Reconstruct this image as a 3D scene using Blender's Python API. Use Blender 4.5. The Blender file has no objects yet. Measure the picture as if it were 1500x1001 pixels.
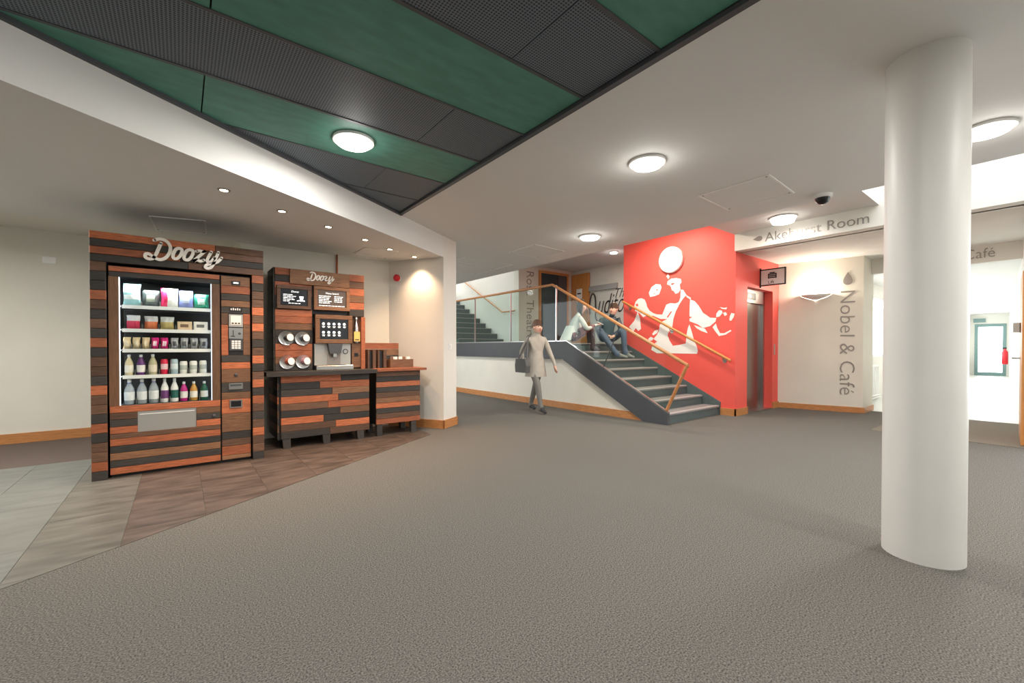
import bpy, bmesh, math, random
from mathutils import Vector, Matrix
random.seed(4)
S = bpy.context.scene
COL = S.collection
# ------------------------------------------------------------------ camera
FPX, AL, CAMH, PITCH, HY = 622.5, math.radians(52.08), 1.15, math.radians(-0.6), 510.0
F0 = Vector((math.cos(AL), math.sin(AL), 0)); RR = Vector((math.sin(AL), -math.cos(AL), 0)); U0 = Vector((0, 0, 1))
FW = F0*math.cos(PITCH) + U0*math.sin(PITCH); UP = U0*math.cos(PITCH) - F0*math.sin(PITCH)
CY = HY - FPX*math.tan(PITCH); CC = Vector((0, 0, CAMH))
cam = bpy.data.cameras.new('camera'); cob = bpy.data.objects.new('camera', cam); COL.objects.link(cob)
cam.sensor_width = 36; cam.lens = FPX/1500*36; cam.shift_y = (CY-500.5)/1500; cam.clip_start = .05; cam.clip_end = 200
cob.matrix_world = Matrix.Translation(CC) @ Matrix((RR, UP, -FW)).transposed().to_4x4()
S.camera = cob
# ------------------------------------------------------------------ world, exposure
w = bpy.data.worlds.new('world'); S.world = w; w.use_nodes = True
w.node_tree.nodes['Background'].inputs[0].default_value = (.93, .97, 1, 1)
w.node_tree.nodes['Background'].inputs[1].default_value = 6.0
S.view_settings.view_transform = 'Standard'; S.view_settings.look = 'None'
S.view_settings.exposure = -0.08; S.view_settings.gamma = 1
LAMP_W = 40.0      # round ceiling lamps
SPOT_W = 62.0      # small warm downlights

# ------------------------------------------------------------------ pixel helpers (photo pixel -> point on a known plane)
def ray(x, y): return FW + RR*((x-750)/FPX) - UP*((y-CY)/FPX)
def onZ(x, y, z=0.0): d = ray(x, y); return CC + d*((z-CAMH)/d.z)
def onX(x, y, v): d = ray(x, y); return CC + d*(v/d.x)
def onY(x, y, v): d = ray(x, y); return CC + d*(v/d.y)
def onP(x, y, p, n): d = ray(x, y); p = Vector(p); n = Vector(n); return CC + d*((p-CC).dot(n)/d.dot(n))

# ------------------------------------------------------------------ materials
def lin(c):
    f = lambda v: v/12.92 if v <= .04045 else ((v+.055)/1.055)**2.4
    return tuple(f(v/255) for v in c)
MATS = {}
def mat(name, rgb, rough=.6, metal=0, noise=0, scale=8, stretch=(1, 1, 1), bump=0, bscale=None, emit=0, spec=.5, detail=4):
    m = bpy.data.materials.new(name); m.use_nodes = True; nt = m.node_tree; b = nt.nodes['Principled BSDF']
    c = lin(rgb) + (1,)
    b.inputs['Base Color'].default_value = c; b.inputs['Roughness'].default_value = rough
    b.inputs['Metallic'].default_value = metal; b.inputs['Specular IOR Level'].default_value = spec
    if emit: b.inputs['Emission Color'].default_value = c; b.inputs['Emission Strength'].default_value = emit
    if noise or bump:
        tc = nt.nodes.new('ShaderNodeTexCoord'); mp = nt.nodes.new('ShaderNodeMapping'); mp.inputs['Scale'].default_value = stretch
        oi = nt.nodes.new('ShaderNodeObjectInfo'); ad = nt.nodes.new('ShaderNodeVectorMath'); ad.operation = 'ADD'
        sc = nt.nodes.new('ShaderNodeVectorMath'); sc.operation = 'SCALE'; sc.inputs['Scale'].default_value = 37
        cb = nt.nodes.new('ShaderNodeCombineXYZ')
        for i in range(3): nt.links.new(oi.outputs['Random'], cb.inputs[i])
        nt.links.new(cb.outputs[0], sc.inputs[0]); nt.links.new(tc.outputs['Object'], ad.inputs[0]); nt.links.new(sc.outputs[0], ad.inputs[1])
        nt.links.new(ad.outputs[0], mp.inputs['Vector'])
        n = nt.nodes.new('ShaderNodeTexNoise'); n.inputs['Scale'].default_value = scale; n.inputs['Detail'].default_value = detail
        nt.links.new(mp.outputs[0], n.inputs['Vector'])
        if noise:
            r = nt.nodes.new('ShaderNodeValToRGB')
            r.color_ramp.elements[0].position = .32; r.color_ramp.elements[1].position = .68
            r.color_ramp.elements[0].color = tuple(v*(1-noise) for v in c[:3]) + (1,)
            r.color_ramp.elements[1].color = tuple(min(1, v*(1+noise)) for v in c[:3]) + (1,)
            nt.links.new(n.outputs['Fac'], r.inputs[0]); nt.links.new(r.outputs[0], b.inputs['Base Color'])
            if name.startswith('wood_'):
                hs = nt.nodes.new('ShaderNodeHueSaturation'); mr = nt.nodes.new('ShaderNodeMapRange'); mr.inputs['To Min'].default_value = .72; mr.inputs['To Max'].default_value = 1.28
                nt.links.new(oi.outputs['Random'], mr.inputs['Value']); nt.links.new(mr.outputs[0], hs.inputs['Value']); nt.links.new(r.outputs[0], hs.inputs['Color']); nt.links.new(hs.outputs[0], b.inputs['Base Color'])
            if emit: nt.links.new(r.outputs[0], b.inputs['Emission Color'])
        if bump:
            bp = nt.nodes.new('ShaderNodeBump'); bp.inputs['Strength'].default_value = bump; bp.inputs['Distance'].default_value = .01
            nt.links.new(n.outputs['Fac'], bp.inputs['Height']); nt.links.new(bp.outputs[0], b.inputs['Normal'])
    MATS[name] = m; return m
def glass(name, tint=(1, 1, 1), refl=.08):
    m = bpy.data.materials.new(name); m.use_nodes = True; nt = m.node_tree; nt.nodes.clear()
    o = nt.nodes.new('ShaderNodeOutputMaterial'); mx = nt.nodes.new('ShaderNodeMixShader'); t = nt.nodes.new('ShaderNodeBsdfTransparent')
    g = nt.nodes.new('ShaderNodeBsdfGlossy'); g.inputs['Roughness'].default_value = .02; lw = nt.nodes.new('ShaderNodeLayerWeight'); pw = nt.nodes.new('ShaderNodeMath'); pw.operation = 'POWER'; pw.inputs[1].default_value = 4
    fr = nt.nodes.new('ShaderNodeMath'); fr.operation = 'MULTIPLY_ADD'; fr.inputs[1].default_value = .3; fr.inputs[2].default_value = refl*.15
    nt.links.new(lw.outputs['Facing'], pw.inputs[0]); nt.links.new(pw.outputs[0], fr.inputs[0])
    t.inputs[0].default_value = tint + (1,)
    nt.links.new(fr.outputs[0], mx.inputs[0]); nt.links.new(t.outputs[0], mx.inputs[1]); nt.links.new(g.outputs[0], mx.inputs[2]); nt.links.new(mx.outputs[0], o.inputs[0])
    MATS[name] = m; return m
mat('white_paint', (226, 223, 215), .7, noise=.02, scale=1.5)
mat('ceiling_paint', (226, 225, 221), .8, noise=.015, scale=1)
mat('cream_paint', (222, 219, 207), .75, noise=.03, scale=2)
mat('column_paint', (222, 221, 216), .45, noise=.015, scale=3)
mat('red_paint', (238, 92, 82), .55, noise=.02, scale=2)
mat('mural_white', (246, 244, 240), .6)
mat('oak', (186, 128, 78), .45, noise=.18, scale=14, stretch=(.4, .4, 6))
mat('oak_long', (188, 128, 76), .45, noise=.15, scale=20, stretch=(.5, .5, 3))
mat('oak_door', (205, 140, 76), .4, noise=.12, scale=12, stretch=(4, 4, .3))
mat('wood_orange', (172, 98, 62), .55, noise=.30, scale=9, stretch=(1.2, 1.2, 14), bump=.25)
mat('wood_brown', (98, 70, 52), .6, noise=.32, scale=9, stretch=(1.2, 1.2, 14), bump=.3)
mat('wood_tan', (130, 92, 64), .6, noise=.28, scale=9, stretch=(1.2, 1.2, 14), bump=.3)
mat('wood_dark', (58, 54, 50), .65, noise=.25, scale=9, stretch=(1.2, 1.2, 14), bump=.3)
mat('wood_stile', (108, 76, 52), .55, noise=.2, scale=9, stretch=(10, 10, 1), bump=.2)
mat('black_panel', (22, 22, 24), .5); mat('dark_void', (26, 27, 30), .6)
mat('dark_metal', (70, 73, 77), .5, noise=.05, scale=4); mat('steel', (190, 190, 188), .28, metal=1); mat('lift_steel', (150, 146, 140), .3, metal=1, noise=.08, scale=3, stretch=(1, 1, .2))
mat('letter_metal', (150, 143, 136), .42, metal=.35); mat('silver_plastic', (176, 176, 172), .4, metal=.5)
mat('stair_green', (84, 95, 96), .7, noise=.1, scale=40); mat('tread_carpet', (128, 126, 124), .9, noise=.15, scale=150); mat('nosing', (168, 160, 158), .7)
mat('letter_cream', (246, 240, 230), .5); mat('white_plastic', (238, 238, 235), .4); mat('black_plastic', (18, 18, 20), .35)
mat('lamp_glow', (255, 250, 240), .4, emit=9); mat('spot_glow', (255, 226, 190), .4, emit=25); mat('led_white', (235, 244, 255), .4, emit=1.2)
mat('screen_dark', (24, 30, 38), .2, emit=.25); mat('screen_brown', (88, 72, 62), .3, emit=.3); mat('screen_ink', (245, 245, 240), .4, emit=1.4)
mat('red_plastic', (196, 26, 40), .35); mat('copper', (150, 84, 56), .4, metal=.6); mat('paper', (236, 234, 228), .7); mat('ink', (30, 30, 32), .7)
mat('ceil_green', (78, 136, 120), .6, noise=.12, scale=5, stretch=(1, 3, 1)); mat('ceil_slate', (92, 102, 110), .6, noise=.06, scale=5)
mat('vinyl_grey', (108, 110, 104), .4, noise=.16, scale=5, stretch=(.8, 2.6, 1), detail=8); mat('vinyl_brown', (86, 74, 66), .42, noise=.45, scale=5, stretch=(.8, 2.8, 1), detail=8)
mat('vinyl_mid', (98, 95, 87), .4, noise=.3, scale=5, stretch=(.8, 2.7, 1), detail=8); mat('mat_brown', (112, 104, 92), .95, noise=.2, scale=60, stretch=(6, 1, 1)); mat('corridor_vinyl', (232, 232, 228), .25)
mat('brown_carpet', (100, 86, 78), .95, noise=.2, scale=160)
mat('door_teal', (120, 150, 148), .5); mat('dark_glass', (44, 52, 58), .1)
mat('skin', (222, 178, 156), .5); mat('hair_black', (34, 30, 30), .5); mat('hair_brown', (92, 70, 56), .5)
mat('coat_white', (224, 226, 222), .8, noise=.05, scale=20); mat('skirt_maroon', (112, 58, 60), .8); mat('tights', (74, 58, 60), .7); mat('shoe_dark', (44, 44, 48), .5)
mat('jacket_slate', (72, 90, 98), .7, noise=.15, scale=14); mat('jeans', (84, 98, 118), .8, noise=.12, scale=20); mat('shoe_grey', (130, 132, 128), .6)
mat('coat_grey', (172, 165, 154), .8, noise=.06, scale=12); mat('trouser_grey', (120, 117, 112), .8); mat('bag_dark', (88, 88, 88), .7)
glass('clear_glass', (.97, .99, .98)); glass('green_glass', (.90, .96, .94)); glass('bottle_glass', (.86, .92, .95))
def frosted():
    m = mat('water_clear', (206, 216, 224), .15); nt = m.node_tree; b = nt.nodes['Principled BSDF']; o = nt.nodes['Material Output']
    t = nt.nodes.new('ShaderNodeBsdfTransparent'); mx = nt.nodes.new('ShaderNodeMixShader'); mx.inputs[0].default_value = .5
    nt.links.new(t.outputs[0], mx.inputs[1]); nt.links.new(b.outputs[0], mx.inputs[2]); nt.links.new(mx.outputs[0], o.inputs[0])
frosted()
def carpet():
    m = mat('carpet', (120, 113, 105), .95); nt = m.node_tree; b = nt.nodes['Principled BSDF']; b.inputs['Specular IOR Level'].default_value = .1
    tc = nt.nodes.new('ShaderNodeTexCoord'); n = nt.nodes.new('ShaderNodeTexNoise'); n.inputs['Scale'].default_value = 150; n.inputs['Detail'].default_value = 5
    n2 = nt.nodes.new('ShaderNodeTexNoise'); n2.inputs['Scale'].default_value = .9; r = nt.nodes.new('ShaderNodeValToRGB')
    r.color_ramp.elements[0].position = .30; r.color_ramp.elements[1].position = .72
    r.color_ramp.elements[0].color = lin((58, 57, 55)) + (1,); r.color_ramp.elements[1].color = lin((132, 128, 121)) + (1,)
    bp = nt.nodes.new('ShaderNodeBump'); bp.inputs['Strength'].default_value = .3; bp.inputs['Distance'].default_value = .004
    nt.links.new(tc.outputs['Object'], n.inputs['Vector']); nt.links.new(n.outputs['Fac'], r.inputs[0]); nt.links.new(r.outputs[0], b.inputs['Base Color'])
    nt.links.new(n.outputs['Fac'], bp.inputs['Height']); nt.links.new(bp.outputs[0], b.inputs['Normal'])
carpet()
def perforated():
    m = mat('ceil_mesh', (60, 64, 66), .6); nt = m.node_tree; b = nt.nodes['Principled BSDF']
    tc = nt.nodes.new('ShaderNodeTexCoord'); v = nt.nodes.new('ShaderNodeTexVoronoi'); v.inputs['Scale'].default_value = 62; v.inputs['Randomness'].default_value = 0
    r = nt.nodes.new('ShaderNodeValToRGB'); r.color_ramp.elements[0].position = .30; r.color_ramp.elements[1].position = .42
    r.color_ramp.elements[0].color = lin((40, 46, 52)) + (1,); r.color_ramp.elements[1].color = lin((108, 120, 130)) + (1,)
    nt.links.new(tc.outputs['Object'], v.inputs['Vector']); nt.links.new(v.outputs['Distance'], r.inputs[0]); nt.links.new(r.outputs[0], b.inputs['Base Color'])
perforated()

# ------------------------------------------------------------------ mesh builder
ORG = {}
class MB:
    def __init__(s): s.v = []; s.f = []; s.m = []; s.mi = 0
    def add(s, vs, fs):
        o = len(s.v); s.v += [Vector(p) for p in vs]; s.f += [tuple(i+o for i in f) for f in fs]; s.m += [s.mi]*len(fs); return s
    def box(s, x0, x1, y0, y1, z0, z1, ch=0):
        if not ch:
            return s.add([(x, y, z) for x in (x0, x1) for y in (y0, y1) for z in (z0, z1)],
                         [(0, 1, 3, 2), (4, 6, 7, 5), (0, 4, 5, 1), (2, 3, 7, 6), (0, 2, 6, 4), (1, 5, 7, 3)])
        c = ch  # chamfer round the -Y face
        A = [(x0, y1, z0), (x1, y1, z0), (x1, y1, z1), (x0, y1, z1)]; B = [(x0, y0+c, z0), (x1, y0+c, z0), (x1, y0+c, z1), (x0, y0+c, z1)]
        D = [(x0+c, y0, z0+c), (x1-c, y0, z0+c), (x1-c, y0, z1-c), (x0+c, y0, z1-c)]
        fs = [(3, 2, 1, 0), (8, 9, 10, 11)]
        for i in range(4):
            j = (i+1) % 4; fs += [(i, j, 4+j, 4+i), (4+i, 4+j, 8+j, 8+i)]
        return s.add(A+B+D, fs)
    def prism(s, poly, vec):   # poly: list of 3d points, extruded by vec
        vec = Vector(vec); n = len(poly); P = [Vector(p) for p in poly]
        return s.add(P+[p+vec for p in P], [tuple(range(n-1, -1, -1)), tuple(range(n, 2*n))] + [(i, (i+1) % n, n+(i+1) % n, n+i) for i in range(n)])
    def tube(s, path, r, n=10, closed=False):
        P = [Vector(p) for p in path]; N = len(P); rings = []; up = None
        for i, p in enumerate(P):
            if closed: t = P[(i+1) % N]-P[i-1]
            else: t = P[min(i+1, N-1)]-P[max(i-1, 0)]
            t.normalize()
            if up is None: up = Vector((0, 0, 1)) if abs(t.z) < .9 else Vector((0, 1, 0))
            a = t.cross(up).normalized(); b = a.cross(t).normalized(); up = b
            ri = r[i] if isinstance(r, (list, tuple)) else r
            rings.append([p+(a*math.cos(k*2*math.pi/n)+b*math.sin(k*2*math.pi/n))*ri for k in range(n)])
        vs = [q for R in rings for q in R]; fs = []
        for i in range(N if closed else N-1):
            for k in range(n):
                a0 = i*n+k; a1 = i*n+(k+1) % n; b0 = ((i+1) % N)*n+k; b1 = ((i+1) % N)*n+(k+1) % n; fs.append((a0, a1, b1, b0))
        if not closed: fs += [tuple(range(n-1, -1, -1)), tuple(range((N-1)*n, N*n))]
        return s.add(vs, fs)
    def lathe(s, prof, c, axis='Z', n=20, d=None):  # prof [(r,h)], axis direction vector d
        d = Vector(d) if d else {'Z': Vector((0, 0, 1)), 'Y': Vector((0, 1, 0)), 'X': Vector((1, 0, 0))}[axis]; d.normalize()
        a = d.orthogonal().normalized(); b = d.cross(a); c = Vector(c); vs = []; fs = []
        for r, h in prof: vs += [c+d*h+(a*math.cos(k*2*math.pi/n)+b*math.sin(k*2*math.pi/n))*r for k in range(n)]
        for i in range(len(prof)-1):
            for k in range(n): fs.append((i*n+k, i*n+(k+1) % n, (i+1)*n+(k+1) % n, (i+1)*n+k))
        fs += [tuple(range(n-1, -1, -1)), tuple(range((len(prof)-1)*n, len(prof)*n))]
        return s.add(vs, fs)
    def build(s, name, m, parent=None, smooth=False, origin=None):
        me = bpy.data.meshes.new(name)
        if parent is not None: o0 = ORG[parent]
        elif origin is not None: o0 = Vector(origin)
        else:
            xs = [v.x for v in s.v]; ys = [v.y for v in s.v]; zs = [v.z for v in s.v]; o0 = Vector(((min(xs)+max(xs))/2, (min(ys)+max(ys))/2, min(zs)))
        me.from_pydata([tuple(v-o0) for v in s.v], [], s.f)
        for k in (m if isinstance(m, (list, tuple)) else [m]): me.materials.append(MATS[k])
        for p, i in zip(me.polygons, s.m): p.material_index = i; p.use_smooth = smooth
        bm = bmesh.new(); bm.from_mesh(me); bmesh.ops.recalc_face_normals(bm, faces=bm.faces); bm.to_mesh(me); bm.free()
        if smooth: me.shade_smooth(); me.set_sharp_from_angle(angle=math.radians(40))
        ob = bpy.data.objects.new(name, me); COL.objects.link(ob)
        if parent is not None: ob.parent = parent
        else: ob.location = o0
        ORG[ob] = o0; return ob
def tag(o, label, cat, group=None):
    o['label'] = label; o['category'] = cat
    if group: o['group'] = group
    return o
def struct(o, label=None):
    o['kind'] = 'structure'
    if label: o['label'] = label
    return o
def thing(name, loc, label, cat, group=None):
    o = bpy.data.objects.new(name, None); COL.objects.link(o); o.location = loc; o.empty_display_size = .1; ORG[o] = Vector(loc)
    return tag(o, label, cat, group)
def box(name, m, x0, x1, y0, y1, z0, z1, parent=None, ch=0): return MB().box(x0, x1, y0, y1, z0, z1, ch).build(name, m, parent)
def text(body, name, m, org, right, up, parent, width=None, height=None, shear=0, depth=.006, offset=0, split=False):
    cu = bpy.data.curves.new(name, 'FONT'); cu.body = body; cu.size = 1; cu.shear = shear; cu.extrude = .0; cu.offset = offset; cu.resolution_u = 3
    ob = bpy.data.objects.new('tmp', cu); COL.objects.link(ob); dg = bpy.context.evaluated_depsgraph_get(); dg.update()
    me = bpy.data.meshes.new_from_object(ob.evaluated_get(dg)); bpy.data.objects.remove(ob)
    xs = [v.co.x for v in me.vertices]; ys = [v.co.y for v in me.vertices]; x0, x1, y0, y1 = min(xs), max(xs), min(ys), max(ys)
    sx = width/(x1-x0) if width else None; sy = height/(y1-y0) if height else None; sx = sx or sy; sy = sy or sx
    right = Vector(right).normalized(); up = Vector(up).normalized(); nrm = right.cross(up); org = Vector(org)
    b = MB(); V = [org+right*((v.co.x-x0)*sx)+up*((v.co.y-y0)*sy)+nrm*depth for v in me.vertices]; F = [tuple(p.vertices) for p in me.polygons]
    b.add(V, F)
    # side walls
    cnt = {}
    for f in F:
        for i in range(len(f)):
            e = (f[i], f[(i+1) % len(f)]); cnt[e] = 1
    n0 = len(b.v); b.v += [v-nrm*depth for v in V]
    for (i, j) in cnt:
        if (j, i) not in cnt: b.f.append((j, i, n0+i, n0+j)); b.m.append(0)
    bpy.data.meshes.remove(me)
    if not split: return b.build(name, m, parent)
    # one object for each letter: islands whose spans along the line overlap belong together
    par = list(range(len(b.v)))
    def find(i):
        while par[i] != i: par[i] = par[par[i]]; i = par[i]
        return i
    for f in b.f:
        for k in f[1:]: par[find(k)] = find(f[0])
    isl = {}
    for fi, f in enumerate(b.f): isl.setdefault(find(f[0]), []).append(fi)
    upk = up*(shear if shear else 0)
    spans = []
    for k, fl in isl.items():
        xs = [(b.v[i]-org).dot(right)-shear*(b.v[i]-org).dot(up)*.9 for fi in fl for i in b.f[fi]]; spans.append([min(xs), max(xs), fl])
    spans.sort(key=lambda q: q[0]); grp = []
    for a, c, fl in spans:
        if grp and min(c, grp[-1][1])-max(a, grp[-1][0]) > .5*min(c-a, grp[-1][1]-grp[-1][0]): grp[-1][1] = max(grp[-1][1], c); grp[-1][2] += fl
        else: grp.append([a, c, list(fl)])
    for a, c, fl in grp:
        o = MB(); mp = {}
        for fi in fl:
            for i in b.f[fi]:
                if i not in mp: mp[i] = len(o.v); o.v.append(b.v[i])
            o.f.append(tuple(mp[i] for i in b.f[fi])); o.m.append(0)
        o.build('letter', m, parent)
def catmull(P, n=8, closed=False):
    P = [Vector(p) for p in P]; N = len(P); out = []
    for i in range(N if closed else N-1):
        a, b, c, d = (P[(i-1) % N], P[i], P[(i+1) % N], P[(i+2) % N]) if closed else (P[max(i-1, 0)], P[i], P[i+1], P[min(i+2, N-1)])
        for k in range(n):
            t = k/n; out.append(.5*((2*b)+(c-a)*t+(2*a-5*b+4*c-d)*t*t+(3*b-a-3*c+d)*t**3))
    if not closed: out.append(P[-1])
    return out
# round ceiling lamp with its own light
def light(kind, name, loc, power, color=(1, .96, .91), **kw):
    l = bpy.data.lights.new(name, kind); l.energy = power; l.color = color
    for k, v in kw.items(): setattr(l, k, v)
    o = bpy.data.objects.new(name, l); COL.objects.link(o); o.location = loc; return o

# ================================================================== SETTING
ZC, ZS = 2.74, 2.44                     # main ceiling, soffit over the vending alcove
DA = math.radians(31.6); DD = Vector((math.cos(DA), math.sin(DA), 0)); DP = Vector((-math.sin(DA), math.cos(DA), 0))
PL = Vector((2.945, 5.362, 0)); PR = PL + DD*.38
def diag(x): return PL.y + (x-PL.x)*math.tan(DA)
def slab(name, m, poly, z0, z1, parent=None): return MB().prism([(x, y, z0) for x, y in poly], (0, 0, z1-z0)).build(name, m, parent)
floor = struct(slab('floor', 'carpet', [(-5, -5), (9.95, -5), (9.95, 14), (-5, 14)], -.1, 0), 'speckled grey-brown carpet floor of the foyer')
# vinyl planks on the far side of the diagonal joint
def clip(poly, f):   # keep f(p)>=0
    out = []
    for i, p in enumerate(poly):
        q = poly[(i+1) % len(poly)]; a, b = f(p), f(q)
        if a >= 0: out.append(p)
        if a*b < 0: t = a/(a-b); out.append((p[0]+(q[0]-p[0])*t, p[1]+(q[1]-p[1])*t))
    return out
PW, PLN = .415, .93
for i in range(-10, 8):
    x0 = -.70+PW*i
    for j in range(-1, 6):
        y0 = 2.2+PLN*j+(PLN*.5 if i % 2 else 0)
        p = [(x0+.0015, y0+.0015), (x0+PW-.0015, y0+.0015), (x0+PW-.0015, y0+PLN-.0015), (x0+.0015, y0+PLN-.0015)]
        p = clip(p, lambda q: q[1]-diag(q[0])+.05); p = p and clip(p, lambda q: 6.12-q[1]); p = p and clip(p, lambda q: 2.75-q[0])
        if len(p) < 3: continue
        slab('tile', 'vinyl_grey' if x0 < -.75 else 'vinyl_mid' if x0 < -.5 else 'vinyl_brown', p, 0, .003, floor)
slab('carpet_strip', 'brown_carpet', [(-5, 6.12), (.6, 6.12), (.6, 7.7), (-5, 7.7)], 0, .003, floor)
slab('door_mat', 'mat_brown', [(7.6, -.2), (9.95, -.2), (9.95, 1.6), (7.6, 1.6)], 0, .004, floor)
struct(slab('floor_corridor', 'corridor_vinyl', [(9.95, -1), (30, -1), (30, 4), (9.95, 4)], -.1, .002), 'pale shiny vinyl floor of the corridor')
# walls round the vending alcove
struct(box('wall_left', 'cream_paint', -5, .6, 7.7, 7.9, 0, 2.75))
struct(box('wall_alcove', 'cream_paint', .6, 2.6, 6.15, 6.35, 0, 2.75))
struct(box('wall_return', 'cream_paint', .6, .75, 6.35, 7.9, 0, 2.75))
struct(box('baseboard_left', 'oak_long', -5, .6, 7.675, 7.7, .003, .12))
p = [PL, PR, PR+DP*3.5, PL+DP*1.2]
struct(MB().prism(p, (0, 0, ZC)).build('wall_pier', 'white_paint'))
bo = .018
e0 = PL-DD*bo-DP*bo; e1 = PR+DD*bo-DP*bo
struct(MB().prism([e0, e1, e1+DP*bo, e0+DP*bo], (0, 0, .12)).prism([e0, e0+DP*.95, e0+DP*.95+DD*bo, e0+DD*bo], (0, 0, .12)).prism([e1, e1+DP*2, e1+DP*2-DD*bo, e1-DD*bo], (0, 0, .12)).build('baseboard_pier', 'oak_long'))
# enclosing walls out of view
struct(box('wall_behind', 'white_paint', -5.2, -5, -5.2, 8, 0, 3)); struct(box('wall_right', 'white_paint', -5.2, 7.5, -5.2, -5, 0, 3))
struct(box('wall_far', 'white_paint', .6, 5.75, 12, 12.2, 0, 3))
# ceilings
xl = -5; struct(slab('ceiling_soffit', 'ceiling_paint', [(xl, diag(xl)), (PL.x, PL.y), (PL.x-.6, PL.y+.98), (2.4, 6.15), (xl, 6.15)], ZS, 2.9), 'low soffit with a diagonal bulkhead edge over the vending corner')
struct(slab('ceiling_tiles', 'white_paint', [(xl, 6.15), (.7, 6.15), (.7, 7.8), (xl, 7.8)], 2.6, 2.8))
struct(slab('ceiling', 'ceiling_paint', [(2.08, -5), (5.44, -5), (5.44, 12.2), (1, 12.2), (1, 7), (PL.x-.3, PL.y+.3), (2.08, diag(2.08))], ZC, 3.05), 'plain painted ceiling of the foyer')
gc = struct(slab('ceiling_backing', 'dark_void', [(xl, -5), (2.10, -5), (2.10, diag(2.1)+.02), (xl, diag(xl)+.02)], 2.80, 2.9), 'green and perforated dark grey ceiling panels in strips')
YB = [diag(2.08)+.01, 4.28, 3.68, 3.07, 2.48, 1.88, 1.33, .77, .17, -.43, -1.03, -1.63, -2.23, -2.83, -3.43, -4.03, -4.63]
MS = ['ceil_slate', 'ceil_mesh', 'ceil_green', 'ceil_mesh', 'ceil_green', 'ceil_mesh', 'ceil_green', 'ceil_mesh', 'ceil_green', 'ceil_mesh', 'ceil_green', 'ceil_mesh', 'ceil_green', 'ceil_mesh', 'ceil_green', 'ceil_mesh']
for k in range(len(YB)-1):
    xs = [2.04, 1.455 if MS[k] == 'ceil_mesh' else .12, -1.2, -2.5, -3.8, -5]
    for a, b in zip(xs, xs[1:]):
        p = clip([(b+.004, YB[k+1]+.012), (a-.004, YB[k+1]+.012), (a-.004, YB[k]-.012), (b+.004, YB[k]-.012)], lambda q: diag(q[0])-.035-q[1])
        if len(p) > 2: slab('ceiling_panel', MS[k], p, 2.752, 2.775, gc)
    if k:  # carrier rail between strips
        x0 = max(xl, PL.x+(YB[k]-PL.y)/math.tan(DA)+.05); box('ceiling_rail', 'dark_metal', x0, 2.05, YB[k]-.011, YB[k]+.011, 2.747, 2.78, gc)
box('edge_trim', 'dark_metal', 2.045, 2.085, -5, diag(2.08), 2.728, 2.79, gc)
a = Vector((xl, diag(xl), 0)); b = Vector((2.08, diag(2.08), 0))
MB().prism([Vector((q.x, q.y, 2.728)) for q in (a, b, b-DP*.03, a-DP*.03)], (0, 0, .06)).build('edge_trim', 'dark_metal', gc)
# upper hall: ceilings, beam, shaft
struct(slab('ceiling_landing', 'ceiling_paint', [(5.3, 3.33), (9.8, 3.33), (9.8, 9.2), (5.3, 9.2)], 3.45, 3.6))
struct(slab('ceiling_lobby', 'ceiling_paint', [(5.44, 1.47), (7.4, 1.47), (7.4, 3.34), (5.44, 3.34)], 3.05, 3.6))
struct(box('trim_1', 'white_paint', 7.31, 7.55, -2, 3.33, 2.77, 4.6), 'white bulkhead beam carrying the room lettering')
struct(box('wall_shaft_front', 'white_paint', 5.3, 5.44, -2, 1.47, 3.05, 4.6)); struct(box('wall_shaft_side', 'white_paint', 5.3, 7.5, -2.1, -2, 0, 4.6)); struct(box('wall_shaft_end', 'white_paint', 5.44, 7.31, 1.47, 1.6, 3.6, 4.6))
struct(slab('ceiling_lift_lobby', 'ceiling_paint', [(7.5, -2), (10.2, -2), (10.2, 3.5), (7.5, 3.5)], 2.77, 2.95))
struct(box('wall_upper_edge', 'ceiling_paint', 5.3, 5.44, 3.34, 14, 2.9, 3.6))
# lift block, red
RX, RY, RYB, RX2 = 7.354, 3.331, 5.62, 9.13
LX0, LX1, LZ, LY = 7.80, 8.87, 2.22, 3.47
rb = MB(); rb.box(RX, LX0, RY, RYB, 0, 4.2).box(LX1, RX2+.3, RY, RYB, 0, 4.2).box(LX0, LX1, RY, RYB, LZ, 4.2).box(LX0, LX1, LY+.12, RYB, 0, LZ)
redw = struct(rb.build('wall_red', 'red_paint'), 'red painted lift block beside the stairs')
struct(MB().box(RX-.02, RX, RY-.02, 3.60, 0, .12).box(RX-.02, LX0, RY-.02, RY, 0, .12).box(LX1, RX2, RY-.02, RY, 0, .12).build('baseboard_red', 'oak_long'))
# Nobel wall, slightly turned
NA, NB = Vector((9.13, 3.32, 0)), Vector((9.462, 2.10, 0)); ND = (NB-NA).normalized(); NN = Vector((ND.y, -ND.x, 0))   # NN points to the viewer
if NN.x > 0: NN = -NN
struct(MB().prism([NA, NB, (10.1, 2.10, 0), (10.1, 3.6, 0), (9.13, 3.6, 0)], (0, 0, 2.8)).build('wall_nobel', 'cream_paint'))
struct(MB().prism([NA, NB+ND*.02, NB+ND*.02+NN*.02, NA+NN*.02], (0, 0, .1)).prism([NB+ND*.02+NN*.02, NB+ND*.02, (10.1, 2.10, 0), (10.1, 2.08, 0)], (0, 0, .1)).build('baseboard_nobel', 'oak_long'))
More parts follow.
